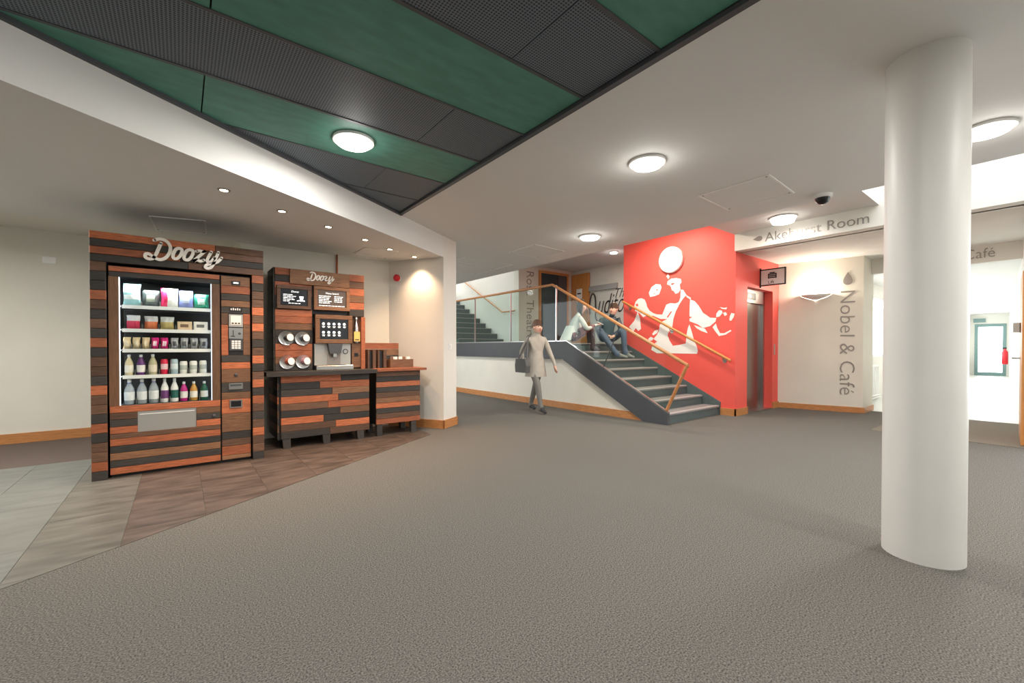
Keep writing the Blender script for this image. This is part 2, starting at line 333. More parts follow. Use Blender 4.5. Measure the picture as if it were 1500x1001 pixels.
# corridor
def rwy(x): return .20+(x-7.56)*.053
struct(MB().prism([(7.55, rwy(7.55), 0), (30, rwy(30), 0), (30, rwy(30)-.2, 0), (7.55, rwy(7.55)-.2, 0)], (0, 0, 2.8)).build('wall_corridor_right', 'white_paint'))
struct(MB().box(10.1, 30, 2.5, 2.65, 0, .95).box(10.1, 30, 2.5, 2.65, 2.3, 2.8).box(10.1, 10.35, 2.5, 2.65, 0, 2.8).box(14, 14.4, 2.5, 2.65, 0, 2.8).box(18.5, 19, 2.5, 2.65, 0, 2.8).box(26, 30, 2.5, 2.65, 0, 2.8).build('wall_corridor_left', 'white_paint'))
for n, (xa, xb) in enumerate(((10.35, 14), (14.4, 18.5), (19, 26))):
    wn = struct(MB().box(xa, xb, 2.54, 2.6, .95, 1.0).box(xa, xb, 2.54, 2.6, 2.25, 2.3).box(xa, xa+.05, 2.54, 2.6, 1, 2.25).box(xb-.05, xb, 2.54, 2.6, 1, 2.25).box((xa+xb)/2-.03, (xa+xb)/2+.03, 2.54, 2.6, 1, 2.25).build('window_%d' % (n+1), 'white_plastic'))
    box('pane', 'clear_glass', xa+.05, xb-.05, 2.565, 2.572, 1, 2.25, wn)
struct(slab('ceiling_corridor', 'ceiling_paint', [(10, 0), (30, 0), (30, 2.7), (10, 2.7)], 2.56, 2.75))
struct(box('trim_2', 'white_paint', 9.98, 10.12, .2, 2.6, 2.50, 2.8), 'white header over the corridor mouth')
XE = 26.5
ew = MB().box(XE, XE+.2, -1, 1.28, 0, 2.8).box(XE, XE+.2, 2.16, 4, 0, 2.8).box(XE, XE+.2, 1.28, 2.16, 2.15, 2.8)
struct(ew.build('wall_corridor_end', 'white_paint'))
d1 = struct(MB().box(XE-.02, XE+.06, 1.28, 1.38, 0, 2.15).box(XE-.02, XE+.06, 2.06, 2.16, 0, 2.15).box(XE-.02, XE+.06, 1.38, 2.06, 2.03, 2.15).box(XE-.02, XE+.06, 1.38, 2.06, 0, .14).build('door_1', 'door_teal'), 'teal framed glazed exit door at the corridor end')
box('pane', 'clear_glass', XE+.015, XE+.025, 1.38, 2.06, .14, 2.03, d1)
# door on the right-hand wall
dm = MB()
xa, xb = 7.75, 8.65
dm.prism([(xa, rwy(xa)+.004, .01), (xb, rwy(xb)+.004, .01), (xb, rwy(xb)+.045, .01), (xa, rwy(xa)+.045, .01)], (0, 0, 2.04))
d2 = struct(dm.build('door_2', 'oak_door'), 'oak veneer door in the right-hand corridor wall')
hy = rwy(8.55); MB().tube([(8.55, hy+.045, 1.02), (8.55, hy+.10, 1.02), (8.42, hy+.10, 1.02)], .011).build('handle', 'steel', d2)
box('closer', 'silver_plastic', 8.35, 8.6, rwy(8.5)+.045, rwy(8.5)+.10, 1.35, 1.47, d2)

# ---------- landing, walls of the upper hall
SX, SX2, SY, RISE, GO = 5.72, 7.33, 3.60, .155, .30
LZ1 = RISE*8
struct(box('floor_landing', 'stair_green', SX+.035, 9.4, SY+GO*7+.022, 9.1, LZ1-.25, LZ1))
struct(MB().prism([(SX+.03, 3.97, 0), (SX+.03, 5.76, .94), (SX+.03, 12, .94), (SX+.03, 12, 0)], (.06, 0, 0)).build('wall_stair', 'cream_paint'))
struct(box('baseboard_stair', 'oak_long', SX+.005, SX+.03, 3.8, 12, 0, .12))
struct(box('wall_theatre', 'cream_paint', 7.3, 9.5, 9.07, 9.27, LZ1, 3.5)); struct(box('wall_flight', 'white_paint', 7.3, 7.45, 9.27, 16, 1, 6.2)); struct(box('wall_flight_far', 'white_paint', 5.3, 7.45, 15.5, 15.7, 0, 6.2))
struct(box('wall_flight_near', 'white_paint', 5.3, 5.45, 9.2, 15.6, 3.6, 6.2)); struct(box('wall_flight_head', 'white_paint', 5.4, 7.3, 9.07, 9.2, 3.45, 6.2))
struct(box('wall_auditorium', 'cream_paint', 9.4, 9.55, 5.0, 9.27, LZ1, 3.6))
struct(box('wall_pillar', 'cream_paint', 9.38, 9.4, 5.4, 7.5, LZ1, 3.6))

# ================================================================== OBJECTS
# ---------- column
MB().lathe([(.172, 0), (.172, ZC)], (3.25, .455, 0), n=64).build('column', 'column_paint', smooth=True)
tag(bpy.data.objects['column'], 'tall round white column standing on the carpet', 'column')

# ---------- planks
WC = {'o': 'wood_orange', 'b': 'wood_brown', 't': 'wood_tan', 'd': 'wood_dark'}
def plank(parent, c, x0, x1, z0, z1, y, th=.018):
    j = random.uniform(-.002, .002)
    return MB().box(x0+.0012, x1-.0012, y+j, y+th, z0+.0012, z1-.0012, .0025).build('plank', WC[c], parent)
# ---------- timber surround of the vending machine
FX0, FX1, FZ = -.612, .680, 2.156; FY = 5.07; OX0, OX1, OZ = -.508, .576, 1.897
sr = thing('vending_surround', (.03, 5.5, 0), 'striped reclaimed plank surround with white script lettering around the vending machine', 'surround')
MB().box(FX0, OX0, FY+.02, 5.95, 0, FZ).box(OX1, FX1, FY+.02, 5.95, 0, FZ).box(OX0, OX1, FY+.02, 5.95, OZ, FZ).build('carcass', 'black_panel', sr)
rows = [('o', .27, 'b'), ('d', .0, 'b'), ('o', .0, 'd'), ('d', .06, 'b')]; rh = (FZ-OZ)/4
for i, (c1, xj, c2) in enumerate(rows):
    z1 = FZ-rh*i; plank(sr, c1, FX0, xj, z1-rh, z1, FY); plank(sr, c2, xj, FX1, z1-rh, z1, FY)
lp = 'bddobdbdodbbdobbdodbbod'; rp = 'odbbobobdbodbodobdbobbd'
for i in range(23):
    z1 = OZ-i*OZ/23; z0 = z1-OZ/23; plank(sr, lp[i], FX0, OX0, z0, z1, FY); plank(sr, rp[i], OX1, FX1, z0, z1, FY)
# script lettering
SC = lambda x, y: onY(205+x/11.54, 335+y/11.54, 5.05)
STROKES = [([(355, 250), (318, 330), (275, 430), (225, 500), (150, 512), (92, 480), (98, 432), (150, 428), (215, 470), (290, 515), (360, 525), (440, 490), (500, 410), (515, 320), (480, 245), (410, 195), (320, 178), (243, 198)], 0),
           ([(650, 335), (600, 360), (560, 440), (565, 495), (610, 512), (665, 480), (705, 410), (705, 355)], 1), ([(835, 358), (785, 385), (748, 460), (752, 515), (800, 532), (855, 500), (895, 425), (892, 375)], 1),
           ([(955, 385), (1010, 378), (1060, 392), (1095, 385)], 0), ([(1095, 385), (1000, 470), (912, 545)], 0), ([(912, 545), (965, 530), (1020, 552), (1080, 535)], 0),
           ([(1205, 400), (1165, 470), (1138, 535), (1155, 568), (1205, 560), (1260, 500)], 0),
           ([(1325, 405), (1290, 490), (1245, 590), (1205, 655), (1150, 675), (1108, 652), (1130, 615), (1200, 600), (1290, 575), (1350, 530), (1378, 500)], 0)]
SC_C = SC(730, 430)
def lettering(parent, center, k, y, depth, wid):
    b = MB()
    for pts, closed in STROKES:
        q = [(SC(*p)-SC_C) for p in pts]; q = catmull([(p.x, 0, p.z) for p in q], 6, bool(closed)); N = len(q)
        L = []; R = []
        for i in range(N):
            t = (q[(i+1) % N]-q[i-1]) if closed else (q[min(i+1, N-1)]-q[max(i-1, 0)]); t.normalize(); n = Vector((-t.z, 0, t.x))
            L.append(q[i]+n*wid); R.append(q[i]-n*wid)
        for i in range(N if closed else N-1):
            j = (i+1) % N; P = [center+Vector((v.x*k, y-center.y, v.z*k)) for v in (L[i], L[j], R[j], R[i])]; b.prism(P, (0, depth, 0))
        if not closed:
            for e in (q[0], q[-1]): b.lathe([(wid*k, 0), (wid*k, depth)], center+Vector((e.x*k, y-center.y, e.z*k)), 'Y', 12)
    return b.build('lettering', 'letter_cream', parent)
lettering(sr, Vector((SC_C.x, 0, SC_C.z)), 1.0, 5.040, .03, .0128)
# ---------- vending machine
MY = 5.10
vm = thing('vending_machine', (.03, 5.5, 0), 'snack vending machine with lit glass front and plank-clad door inside the surround', 'vending machine')
MB().box(-.498, -.44, 5.13, 5.93, .03, 1.88).box(.25, .566, 5.125, 5.93, .03, 1.88).box(-.44, .25, 5.13, 5.93, .03, .60).box(-.44, .25, 5.13, 5.93, 1.80, 1.88).box(-.44, .25, 5.62, 5.93, .60, 1.80).build('cabinet', 'dark_void', vm)
box('plinth', 'black_panel', -.49, .56, 5.14, 5.9, 0, .03, vm)
gx0, gx1, gz0, gz1 = -.432, .241, .636, 1.781
box('door_stile', 'wood_stile', -.498, gx0, MY, MY+.025, gz0, gz1, vm); box('door_stile', 'wood_stile', gx1, .306, MY, MY+.025, gz0, gz1, vm)
plank(vm, 'd', -.498, .306, gz1, 1.826, MY); plank(vm, 'o', -.498, .306, 1.826, 1.872, MY)
plank(vm, 'o', -.498, .306, .575, gz0, MY)
fz = [.575, .515, .452, .390]
for i, (c1, c2) in enumerate((('b', 't'), ('d', 'd'), ('o', 'o'))):
    plank(vm, c1, -.498, -.312, fz[i+1], fz[i], MY); plank(vm, c2, .113, .306, fz[i+1], fz[i], MY)
fl = box('delivery_flap', 'silver_plastic', -.312, .113, MY+.006, MY+.022, .390, .575, vm); fl['label'] = 'grey delivery flap'
box('flap_lip', 'white_plastic', -.30, .10, MY+.002, MY+.006, .545, .552, fl)
zz = [.390, .345, .282, .22, .155, .092, .03]
for i, c in enumerate('bodtdo'): plank(vm, c, -.498, .306, zz[i+1], zz[i], MY)
# control column
def zc(py): return onY(344, py, MY).z
Yp = lambda v: 400+v/4.55
segs = [(25, 90, 't'), (90, 140, 'o'), (140, 185, 'd'), (185, 228, 't'), (228, 270, 'd'), (550, 595, 'd'), (595, 640, 'o'), (640, 730, 't'), (730, 795, 'd'), (795, 840, 't'), (840, 935, 'o')]
for a0, a1, c in segs: plank(vm, c, .316, .564, zc(Yp(a1)), zc(Yp(a0)), MY)
for a0, a1, c1, c2 in ((270, 345, 'b', 'o'), (345, 550, 'o', 't')):
    plank(vm, c1, .316, .376, zc(Yp(a1)), zc(Yp(a0)), MY); plank(vm, c2, .500, .564, zc(Yp(a1)), zc(Yp(a0)), MY)
zb = zc(Yp(935)); cl = [('t', .40), ('d', .16), ('b', .15), ('o', .2), ('t', .09)]; z1 = zb
for c, fr in cl: z0 = z1-(zb-.03)*fr; plank(vm, c, .316, .564, z0, z1, MY); z1 = z0
box('back_plate', 'black_panel', .376, .50, MY+.004, MY+.02, 1.04, 1.50, vm)
dsp = box('display', 'black_plastic', .405, .478, MY-.008, MY+.01, 1.785, 1.825, vm); box('digits', 'screen_ink', .420, .462, MY-.010, MY-.008, 1.798, 1.812, dsp)
lg = box('card_sticker', 'black_plastic', .385, .495, MY-.003, MY+.004, 1.515, 1.562, vm)
for q in range(5): box('mark', 'paper', .395+q*.018, .406+q*.018, MY-.005, MY-.003, 1.53, 1.548+.004*(q % 2), lg)
cr = box('card_reader', 'silver_plastic', .380, .498, MY-.012, MY+.01, 1.363, 1.487, vm); box('reader_screen', 'letter_cream', .395, .483, MY-.015, MY-.012, 1.385, 1.475, cr)
for q in range(3): box('reader_icon', 'ink', .402+q*.027, .42+q*.027, MY-.017, MY-.015, 1.392, 1.405, cr)
cp = box('coin_panel', 'steel', .380, .498, MY-.01, MY+.01, 1.243, 1.352, vm); box('coin_slot', 'black_plastic', .412, .418, MY-.013, MY-.01, 1.27, 1.33, cp)
MB().lathe([(.013, 0), (.011, .012)], (.470, MY-.01, 1.297), n=14, d=(0, -1, 0)).build('coin_button', 'dark_metal', cp); box('coin_tray', 'dark_metal', .395, .43, MY-.016, MY-.01, 1.262, 1.272, cp)
kp = box('keypad', 'dark_metal', .384, .496, MY-.008, MY+.01, 1.125, 1.238, vm)
for r in range(4):
    for c in range(3): box('key', 'white_plastic', .402+c*.027, .424+c*.027, MY-.013, MY-.008, 1.142+r*.022, 1.159+r*.022, kp)
for (lx, lz) in ((.437, .878), (.252, .483)): MB().lathe([(.016, 0), (.016, .006), (.008, .012)], (lx, MY, lz), n=16, d=(0, -1, 0)).build('lock', 'dark_metal', vm)
ct = MB().box(.377, .495, MY-.008, MY+.01, .733, .795).build('coin_cup', 'steel', vm); box('cup_opening', 'dark_metal', .388, .484, MY-.011, MY-.008, .765, .785, ct)
rt = box('coin_return', 'steel', .382, .49, MY-.008, MY+.01, .547, .627, vm); box('return_opening', 'black_plastic', .393, .479, MY-.011, MY-.008, .558, .616, rt)
box('pane', 'clear_glass', gx0, gx1, MY+.012, MY+.016, gz0, gz1, vm)
MB().box(gx0, gx0+.007, MY+.018, MY+.03, gz0, gz1).box(gx1-.007, gx1, MY+.018, MY+.03, gz0, gz1).build('led_strip', 'led_white', vm)
SHZ = [1.535, 1.322, 1.138, .899, .640]
for k, sz in enumerate(SHZ):
    sh = box('shelf', 'dark_metal', -.43, .24, 5.17, 5.60, sz-.012, sz-.004, vm)
    if k < 4: box('price_rail', 'white_plastic', -.415, .232, 5.155, 5.17, sz-.028, sz+.004, sh)
light('AREA', 'machine_light', (-.095, 5.16, 1.775), 9, (.93, .97, 1), shape='RECTANGLE', size=.6, size_y=.04)
for sx, rz in ((-.425, -1), (.234, 1)):
    l = light('AREA', 'machine_side_light', (sx, 5.165, 1.2), 6, (.93, .97, 1), shape='RECTANGLE', size=.03, size_y=1.1); l.rotation_euler = (math.radians(90), 0, math.radians(-60*rz))
# products: (px centre, px width, py top, py base, kind, colours)
pz = lambda x, y, s, ox, oy: (ox+x/s, oy+y/s)
PROD = []
for cx, wd, t, bs, kind, c, lab in ((235, 260, 100, 425, 'bag', ((150, 196, 196), (232, 236, 232)), 'pale turquoise snack bag with white bands'), (510, 260, 195, 440, 'bag', ((52, 62, 60), (170, 176, 160)), 'black snack bag with pale printing'),
        (785, 255, 165, 450, 'bag', ((232, 226, 214), (214, 40, 90)), 'white snack bag with crimson side'), (1025, 215, 205, 465, 'bag', ((126, 136, 190), (196, 204, 226)), 'lavender blue snack bag'), (1245, 215, 262, 480, 'bag', ((22, 128, 98), (190, 220, 206)), 'emerald green snack bag')):
    PROD.append((170+cx/10, wd/10, 400+t/10, 400+bs/10, kind, c, lab, 0))
for cx, wd, t, bs, kind, c, lab in ((255, 205, 555, 765, 'bag', ((222, 62, 92), (220, 220, 222)), 'small crimson and silver snack bag'), (515, 200, 570, 770, 'bag', ((228, 124, 78), (216, 214, 214)), 'small orange and silver snack bag'), (750, 205, 580, 775, 'bag', ((196, 176, 112), (206, 210, 208)), 'small mustard and silver snack bag'),
        (1005, 215, 650, 780, 'carton', ((222, 196, 160), (120, 90, 70)), 'flat beige snack carton'), (1238, 205, 660, 790, 'carton', ((232, 230, 222), (110, 110, 108)), 'flat white snack carton')):
    PROD.append((170+cx/10, wd/10, 400+t/10, 400+bs/10, kind, c, lab, 1))
cs = [((232, 208, 164), (240, 222, 190), 'golden biscuit packet beside the glass edge')]*3+[((222, 38, 128), (244, 214, 226), 'hot pink snack bar packet')]*2+[((176, 178, 182), (80, 82, 88), 'silver grey snack bar packet')]*4
for i, cx in enumerate((137, 250, 366, 478, 592, 716, 835, 955, 1070)):
    PROD.append((170+cx/8.34, 95/8.34, 480+(85+i*2)/8.34, 480+238/8.34, 'bag', cs[i][:2], cs[i][2].replace(' beside the glass edge', ''), 2))
for cx, wd, t, bs, kind, c, lab in ((160, 118, 305, 565, 'bottle', ((216, 200, 160), (240, 234, 218)), 'cream smoothie bottle with white label'), (305, 118, 310, 565, 'bottle', ((96, 36, 112), (238, 234, 232)), 'purple juice bottle with white label'), (450, 120, 310, 565, 'bottle', ((186, 178, 140), (226, 216, 196)), 'olive patterned drink bottle'),
        (590, 100, 370, 560, 'can', ((214, 22, 66), (240, 200, 206)), 'red drinks can'), (712, 105, 368, 556, 'can', ((168, 190, 200), (214, 226, 230)), 'pale blue drinks can'), (825, 105, 392, 550, 'can', ((232, 232, 226), (180, 186, 180)), 'short white drinks can'), (945, 105, 392, 550, 'can', ((232, 232, 226), (180, 186, 180)), 'short white drinks can'), (1062, 100, 390, 550, 'can', ((232, 232, 226), (180, 186, 180)), 'short white drinks can')):
    PROD.append((170+cx/8.34, wd/8.34, 480+t/8.34, 480+bs/8.34, kind, c, lab, 3))
for cx, wd, t, bs, kind, c, lab in ((165, 140, 635, 935, 'water', ((214, 222, 228), (230, 234, 236)), 'clear water bottle with blue neck'), (318, 135, 635, 930, 'water', ((214, 222, 228), (230, 234, 236)), 'clear water bottle with blue neck'), (462, 135, 628, 925, 'water', ((214, 222, 228), (230, 234, 236)), 'clear water bottle with blue neck'),
        (595, 110, 628, 918, 'bottle', ((238, 238, 236), (112, 60, 120)), 'white drink bottle with purple mark'), (715, 108, 624, 908, 'bottle', ((238, 238, 236), (30, 92, 84)), 'white drink bottle with green mark'), (830, 104, 670, 905, 'bottle', ((188, 26, 128), (240, 238, 234)), 'magenta juice bottle with white label'), (950, 104, 668, 898, 'bottle', ((196, 146, 62), (240, 236, 226)), 'amber juice bottle with white label'), (1078, 102, 665, 890, 'bottle', ((26, 92, 70), (236, 236, 230)), 'dark green juice bottle with white label')):
    PROD.append((170+cx/8.34, wd/8.34, 480+t/8.34, 480+bs/8.34, kind, c, lab, 4))
def cmat(c):
    n = 'pack_%d_%d_%d' % c
    return n if n in MATS else mat(n, c, .4, noise=.08, scale=30).name and n
for row in range(5):     # thin dividers in the gaps between neighbouring columns
    R_ = [q for q in PROD if q[7] == row]
    for q, r_ in zip(R_, R_[1:]):
        xa_, xb_ = onY(q[0]+q[1]/2, 500, 5.21).x, onY(r_[0]-r_[1]/2, 500, 5.21).x; x = (xa_+xb_)/2
        if xb_-xa_ < .006: continue
        box('divider', 'silver_plastic', x-.001, x+.001, 5.175, 5.58, SHZ[row]-.004, SHZ[row]+.05, vm)
ROWN = ['top', 'second', 'middle', 'fourth', 'bottom']
for px, pw, t, bs, kind, (c1, c2), lab, row in PROD:
    yy = 5.21; p0 = onY(px-pw/2, bs, yy); p1 = onY(px+pw/2, bs, yy); x = (p0.x+p1.x)/2; W = p1.x-p0.x; z = SHZ[row]-.003; H = max(.07, onY(px, t, yy).z-onY(px, bs, yy).z)
    lab2 = lab+' on the %s shelf of the vending machine' % ROWN[row]; grp = 'products in the vending machine'
    A, B = cmat(c1), cmat(c2)
    if kind == 'bag':
        b = MB(); nx, nz = 8, 10; g = {}
        for s in (-1, 1):
            for i in range(nx+1):
                for j in range(nz+1):
                    u, v = i/nx*2-1, j/nz; th = .032*(1-u**4)*max(0, math.sin(math.pi*min(1, max(0, (v-.06)/.88))))**.6
                    wv = 1-.06*math.sin(math.pi*v); g[s, i, j] = len(b.v); b.v.append(Vector((x+u*W/2*wv+.002*math.sin(9*v+px), yy+s*th+.003*math.sin(7*u+px), z+v*H)))
            for i in range(nx):
                for j in range(nz):
                    b.f.append((g[s, i, j], g[s, i+1, j], g[s, i+1, j+1], g[s, i, j+1]))
                    band = (row == 0 and c1[0] == 150 and j in (3, 4, 6, 7)) or (row == 1 and j > 5) or (c1[0] == 232 and row == 0 and i < 3) or (row == 2 and 2 <= i <= 5 and 3 <= j <= 6) or (row == 0 and c1[0] in (52, 126, 22) and 2 <= i <= 5 and 3 <= j <= 6)
                    b.m.append(1 if band else 0)
        o = b.build('snack_bag', [A, B], smooth=True); tag(o, lab2, 'snack bag', grp)
    elif kind == 'carton':
        o = thing('snack_carton', (x, yy, z), lab2, 'carton', grp); MB().box(x-W/2, x+W/2, yy-.03, yy+.03, z, z+H, .004).build('box', A, o); box('print', B, x-W*.3, x+W*.25, yy-.0312, yy-.03, z+H*.35, z+H*.7, o)
    else:
        r = min(W/2*.92, .045); o = thing({'can': 'drinks_can', 'bottle': 'drink_bottle', 'water': 'water_bottle'}[kind], (x, yy, z), lab2, 'can' if kind == 'can' else 'bottle', grp)
        c0 = (x, yy, z)
        if kind == 'can':
            MB().lathe([(r*.85, 0), (r, .008), (r, H-.014), (r*.85, H-.003), (r*.8, H)], c0, n=18).build('body', A, o, True); MB().lathe([(r*1.004, H*.35), (r*1.004, H*.7)], c0, n=18).build('band', B, o, True); MB().lathe([(r*.8, H), (r*.72, H+.002)], c0, n=18).build('lid', 'steel', o)
        else:
            bm_ = 'water_clear' if kind == 'water' else A
            MB().lathe([(r*.9, 0), (r, .01), (r, H*.5), (r*.92, H*.62), (r*.5, H*.80), (r*.34, H*.86), (r*.34, H*.9)], c0, n=18).build('body', bm_, o, True)
            MB().lathe([(r*1.01, H*.16), (r*1.01, H*.5)], c0, n=18).build('label', B, o, True)
            MB().lathe([(r*.4, H*.88), (r*.4, H*.985), (r*.33, H)], c0, n=14).build('cap', 'white_plastic', o, True)
            if kind == 'water': MB().lathe([(r*.42, H*.80), (r*.36, H*.88)], c0, n=14).build('neck', cmat((120, 130, 190)), o, True)

# ---------- coffee counter units
CYF, WZ = 5.40, .880
c1 = thing('coffee_counter', (1.36, 5.7, 0), 'plank-fronted coffee counter with dark worktop and short legs', 'counter')
MB().box(.87, 1.89, CYF, 5.98, .11, .835).build('carcass', 'black_panel', c1)
zr = [.832-i*.0722 for i in range(11)]
CR = [('o', 1.54, 'd'), ('d', 1.30, 'o'), ('d', 1.44, 't'), ('o', 1.51, 'd'), ('b', 1.39, 'o'), ('d', 1.53, 't'), ('o', 1.34, 'd'), ('b', 1.48, 'o'), ('d', 1.41, 'b')]
CRh = (.832-.112)/9
for i, (a0, xj, a1) in enumerate(CR):
    z1 = .832-CRh*i; plank(c1, a0, .885, xj, z1-CRh, z1, CYF-.018); plank(c1, a1, xj, 1.89, z1-CRh, z1, CYF-.018)
for i in range(9): z1 = .832-CRh*i; MB().box(.855, .87, CYF+.005, 5.97, z1-CRh+.001, z1-.001).build('plank', WC['dbdodbdbd'[i]], c1)
MB().box(.735, 1.965, 5.30, 6.02, WZ-.048, WZ).build('worktop', 'wood_dark', c1)
for lx in (.90, 1.33, 1.735): MB().prism([(lx, CYF-.015, .112), (lx+.085, CYF-.015, .112), (lx+.085, CYF-.015, 0), (lx+.012, CYF-.015, 0)], (0, .07, 0)).build('leg', 'wood_dark', c1)
for lx in (.93, 1.75): box('leg', 'wood_dark', lx, lx+.08, 5.86, 5.94, 0, .112, c1)
c2 = thing('side_counter', (2.3, 5.7, 0), 'smaller plank-fronted counter with orange worktop next to the pier', 'counter')
MB().box(1.985, 2.60, CYF+.02, 5.84, .155, .845).build('carcass', 'black_panel', c2)
h2 = (.845-.155)/10
for i, c in enumerate('bdodbtodbo'): z1 = .845-h2*i; plank(c2, c, 1.985, 2.60, z1-h2, z1, CYF)
MB().box(1.966, 2.665, 5.33, 5.80, .848, WZ).build('worktop', 'wood_orange', c2)
for lx in (1.995, 2.47): box('leg', 'wood_dark', lx, lx+.07, CYF, CYF+.07, 0, .155, c2); box('leg', 'wood_dark', lx, lx+.07, 5.76, 5.83, 0, .155, c2)
for i, c in enumerate('otdb'): MB().box(1.93, 2.45, 5.78, 5.80, WZ+.001+(3-i)*.085, WZ+.084+(3-i)*.085, 0).build('back_plank', WC[c], c2)
# ---------- coffee tower
TY = 5.58
tw = thing('coffee_tower', (1.38, 5.8, WZ), 'upright plank coffee tower with menu screens standing on the dark worktop', 'coffee station')
MB().box(.862, 1.275, TY+.02, 6.0, WZ, 2.09).box(1.275, 1.895, TY+.25, 6.0, WZ, 2.09).box(1.70, 1.895, TY+.02, 6.0, 1.55, 2.09).box(1.275, 1.70, TY+.04, 6.0, 1.57, 2.09).build('carcass', 'black_panel', tw)
tp = 'odoodooodotod'; th = (2.09-WZ)/15
for i in range(15):
    z1 = 2.09-th*i; c = 'odooddootddootd'[i]; plank(tw, c, .862, 1.262, z1-th, z1, TY)
for i in range(6): z1 = 2.095-i*.09; plank(tw, 'obotod'[i], 1.705, 1.895, z1-.09, z1, TY)
for i in range(15): z1 = 2.09-th*i; MB().box(.847, .862, TY+.01, 5.99, z1-th+.001, z1-.001).build('plank', WC['d'], tw)
sb = MB().box(1.015, 1.70, TY-.03, TY, 1.91, 2.085, .003).build('sign_board', 'wood_tan', tw)
lettering(sb, Vector((1.345, 0, 2.005)), .54, TY-.045, .016, .0132)
def framed(x0, x1, z0, z1, y, fw, scr, mt):
    f = MB().box(x0, x1, y-.03, y, z1-fw, z1, .004).box(x0, x1, y-.03, y, z0, z0+fw, .004).box(x0, x0+fw, y-.03, y, z0+fw, z1-fw, .004).box(x1-fw, x1, y-.03, y, z0+fw, z1-fw, .004).build('screen_frame', mt, tw)
    box('screen', scr, x0+fw, x1-fw, y-.014, y-.004, z0+fw, z1-fw, f); return f
def words(f, y, x0, z, n, h, wmin, wmax, seed):
    random.seed(seed); x = x0; b = MB()
    for _ in range(n): wd = random.uniform(wmin, wmax); b.box(x, x+wd, y-.002, y, z, z+h); x += wd+.008
    b.build('print_line', 'screen_ink', f)
f1 = framed(.875, 1.245, 1.612, 1.885, TY-.01, .04, 'screen_dark', 'wood_brown')
text('Doozy', 'print_title', 'screen_ink', (1.03, TY-.026, 1.80), (1, 0, 0), (0, 0, 1), f1, height=.028, shear=.25, depth=.002)
for i in range(5): words(f1, TY-.024, .945, 1.775-i*.019, 2+i % 2, .008, .025, .05, i)
MB().prism([(1.115, TY-.026, 1.765), (1.165, TY-.026, 1.765), (1.155, TY-.026, 1.722), (1.125, TY-.026, 1.722)], (0, .002, 0)).box(1.105, 1.175, TY-.026, TY-.024, 1.714, 1.719).build('print_cup', 'screen_ink', f1); words(f1, TY-.024, 1.09, 1.705, 3, .010, .02, .03, 9); words(f1, TY-.024, 1.0, 1.675, 4, .008, .02, .04, 7)
f2 = framed(1.275, 1.70, 1.615, 1.905, TY-.01, .042, 'screen_brown', 'wood_tan')
text('Menu board', 'print_title', 'screen_ink', (1.415, TY-.026, 1.815), (1, 0, 0), (0, 0, 1), f2, width=.15, depth=.002)
for i in range(5): words(f2, TY-.024, 1.335, 1.785-i*.021, 3, .009, .025, .045, 20+i); words(f2, TY-.024, 1.515, 1.785-i*.021, 3, .009, .02, .04, 40+i) if i < 4 else None
words(f2, TY-.024, 1.335, 1.668, 8, .008, .02, .04, 60)
f3 = framed(1.285, 1.725, 1.205, 1.558, TY-.03, .052, 'screen_dark', 'wood_tan'); random.seed(5)
ic = MB()
for r in range(2):
    for c in range(5 - r):
        x = 1.365+c*.062; z = 1.425-r*.105; y = TY-.044
        ic.lathe([(.017, 0), (.013, .002)], (x+.016, y, z+.022), n=8+c, d=(0, -1, 0)).box(x, x+.034, y-.002, y, z-.012, z-.006).box(x+.004, x+.03, y-.002, y, z-.024, z-.019)
ic.build('icons', 'screen_ink', f3)
# side post and back board of the syrup bay
box('bay_back', 'wood_brown', 1.74, 1.85, TY+.03, TY+.05, WZ, 1.55, tw); box('post', 'wood_orange', 1.85, 1.90, TY-.02, TY+.04, WZ, 1.55, tw); box('bay_door', 'wood_tan', 1.735, 1.848, TY-.0, TY+.02, WZ+.02, 1.21, tw); box('reader', 'black_plastic', 1.765, 1.815, TY-.004, TY, 1.04, 1.085, tw)
mat('syrup_yellow', (232, 196, 110), .5)
sy = thing('syrup_bottle', (1.79, TY, 1.215), 'silver topped bottle with yellow label in the tower niche', 'bottle')
MB().lathe([(.028, 0), (.03, .01), (.03, .20), (.012, .26), (.012, .30), (.022, .305), (.016, .335)], (1.79, TY-.002, 1.215), n=16).build('body', 'steel', sy, True); box('label', 'syrup_yellow', 1.752, 1.828, TY-.036, TY-.033, 1.235, 1.36, sy)
box('label_print', 'ink', 1.765, 1.815, TY-.037, TY-.036, 1.25, 1.262, sy)
# cup displays on saucers
for q, (px, py, cc, nm) in enumerate(((180, 222, (70, 74, 60), 'dark olive'), (328, 227, (84, 92, 104), 'slate blue'), (190, 440, (214, 104, 64), 'orange'), (335, 437, (206, 150, 170), 'pink'))):
    p = onY(390+px/6.25, 460+py/6.25, TY); o = thing('cup_and_saucer', (p.x, TY, p.z-.08), '%s cup fixed on a silver saucer to the plank tower' % nm, 'cup', 'cup displays on the coffee tower')
    MB().lathe([(.03, 0), (.055, .004), (.082, .014), (.082, .018), (.05, .008)], (p.x, TY-.005, p.z), n=28, d=(0, -1, 0)).build('saucer', 'steel', o, True)
    d = Vector((.45, -1, .12)).normalized(); q0 = Vector((p.x, TY-.008, p.z))
    MB().lathe([(.030, 0), (.034, .02), (.040, .075)], q0, n=20, d=d).build('cup', cmat(cc), o, True); MB().lathe([(.042, .074), (.042, .080), (.036, .080)], q0, n=20, d=d).build('rim', 'white_plastic', o, True)
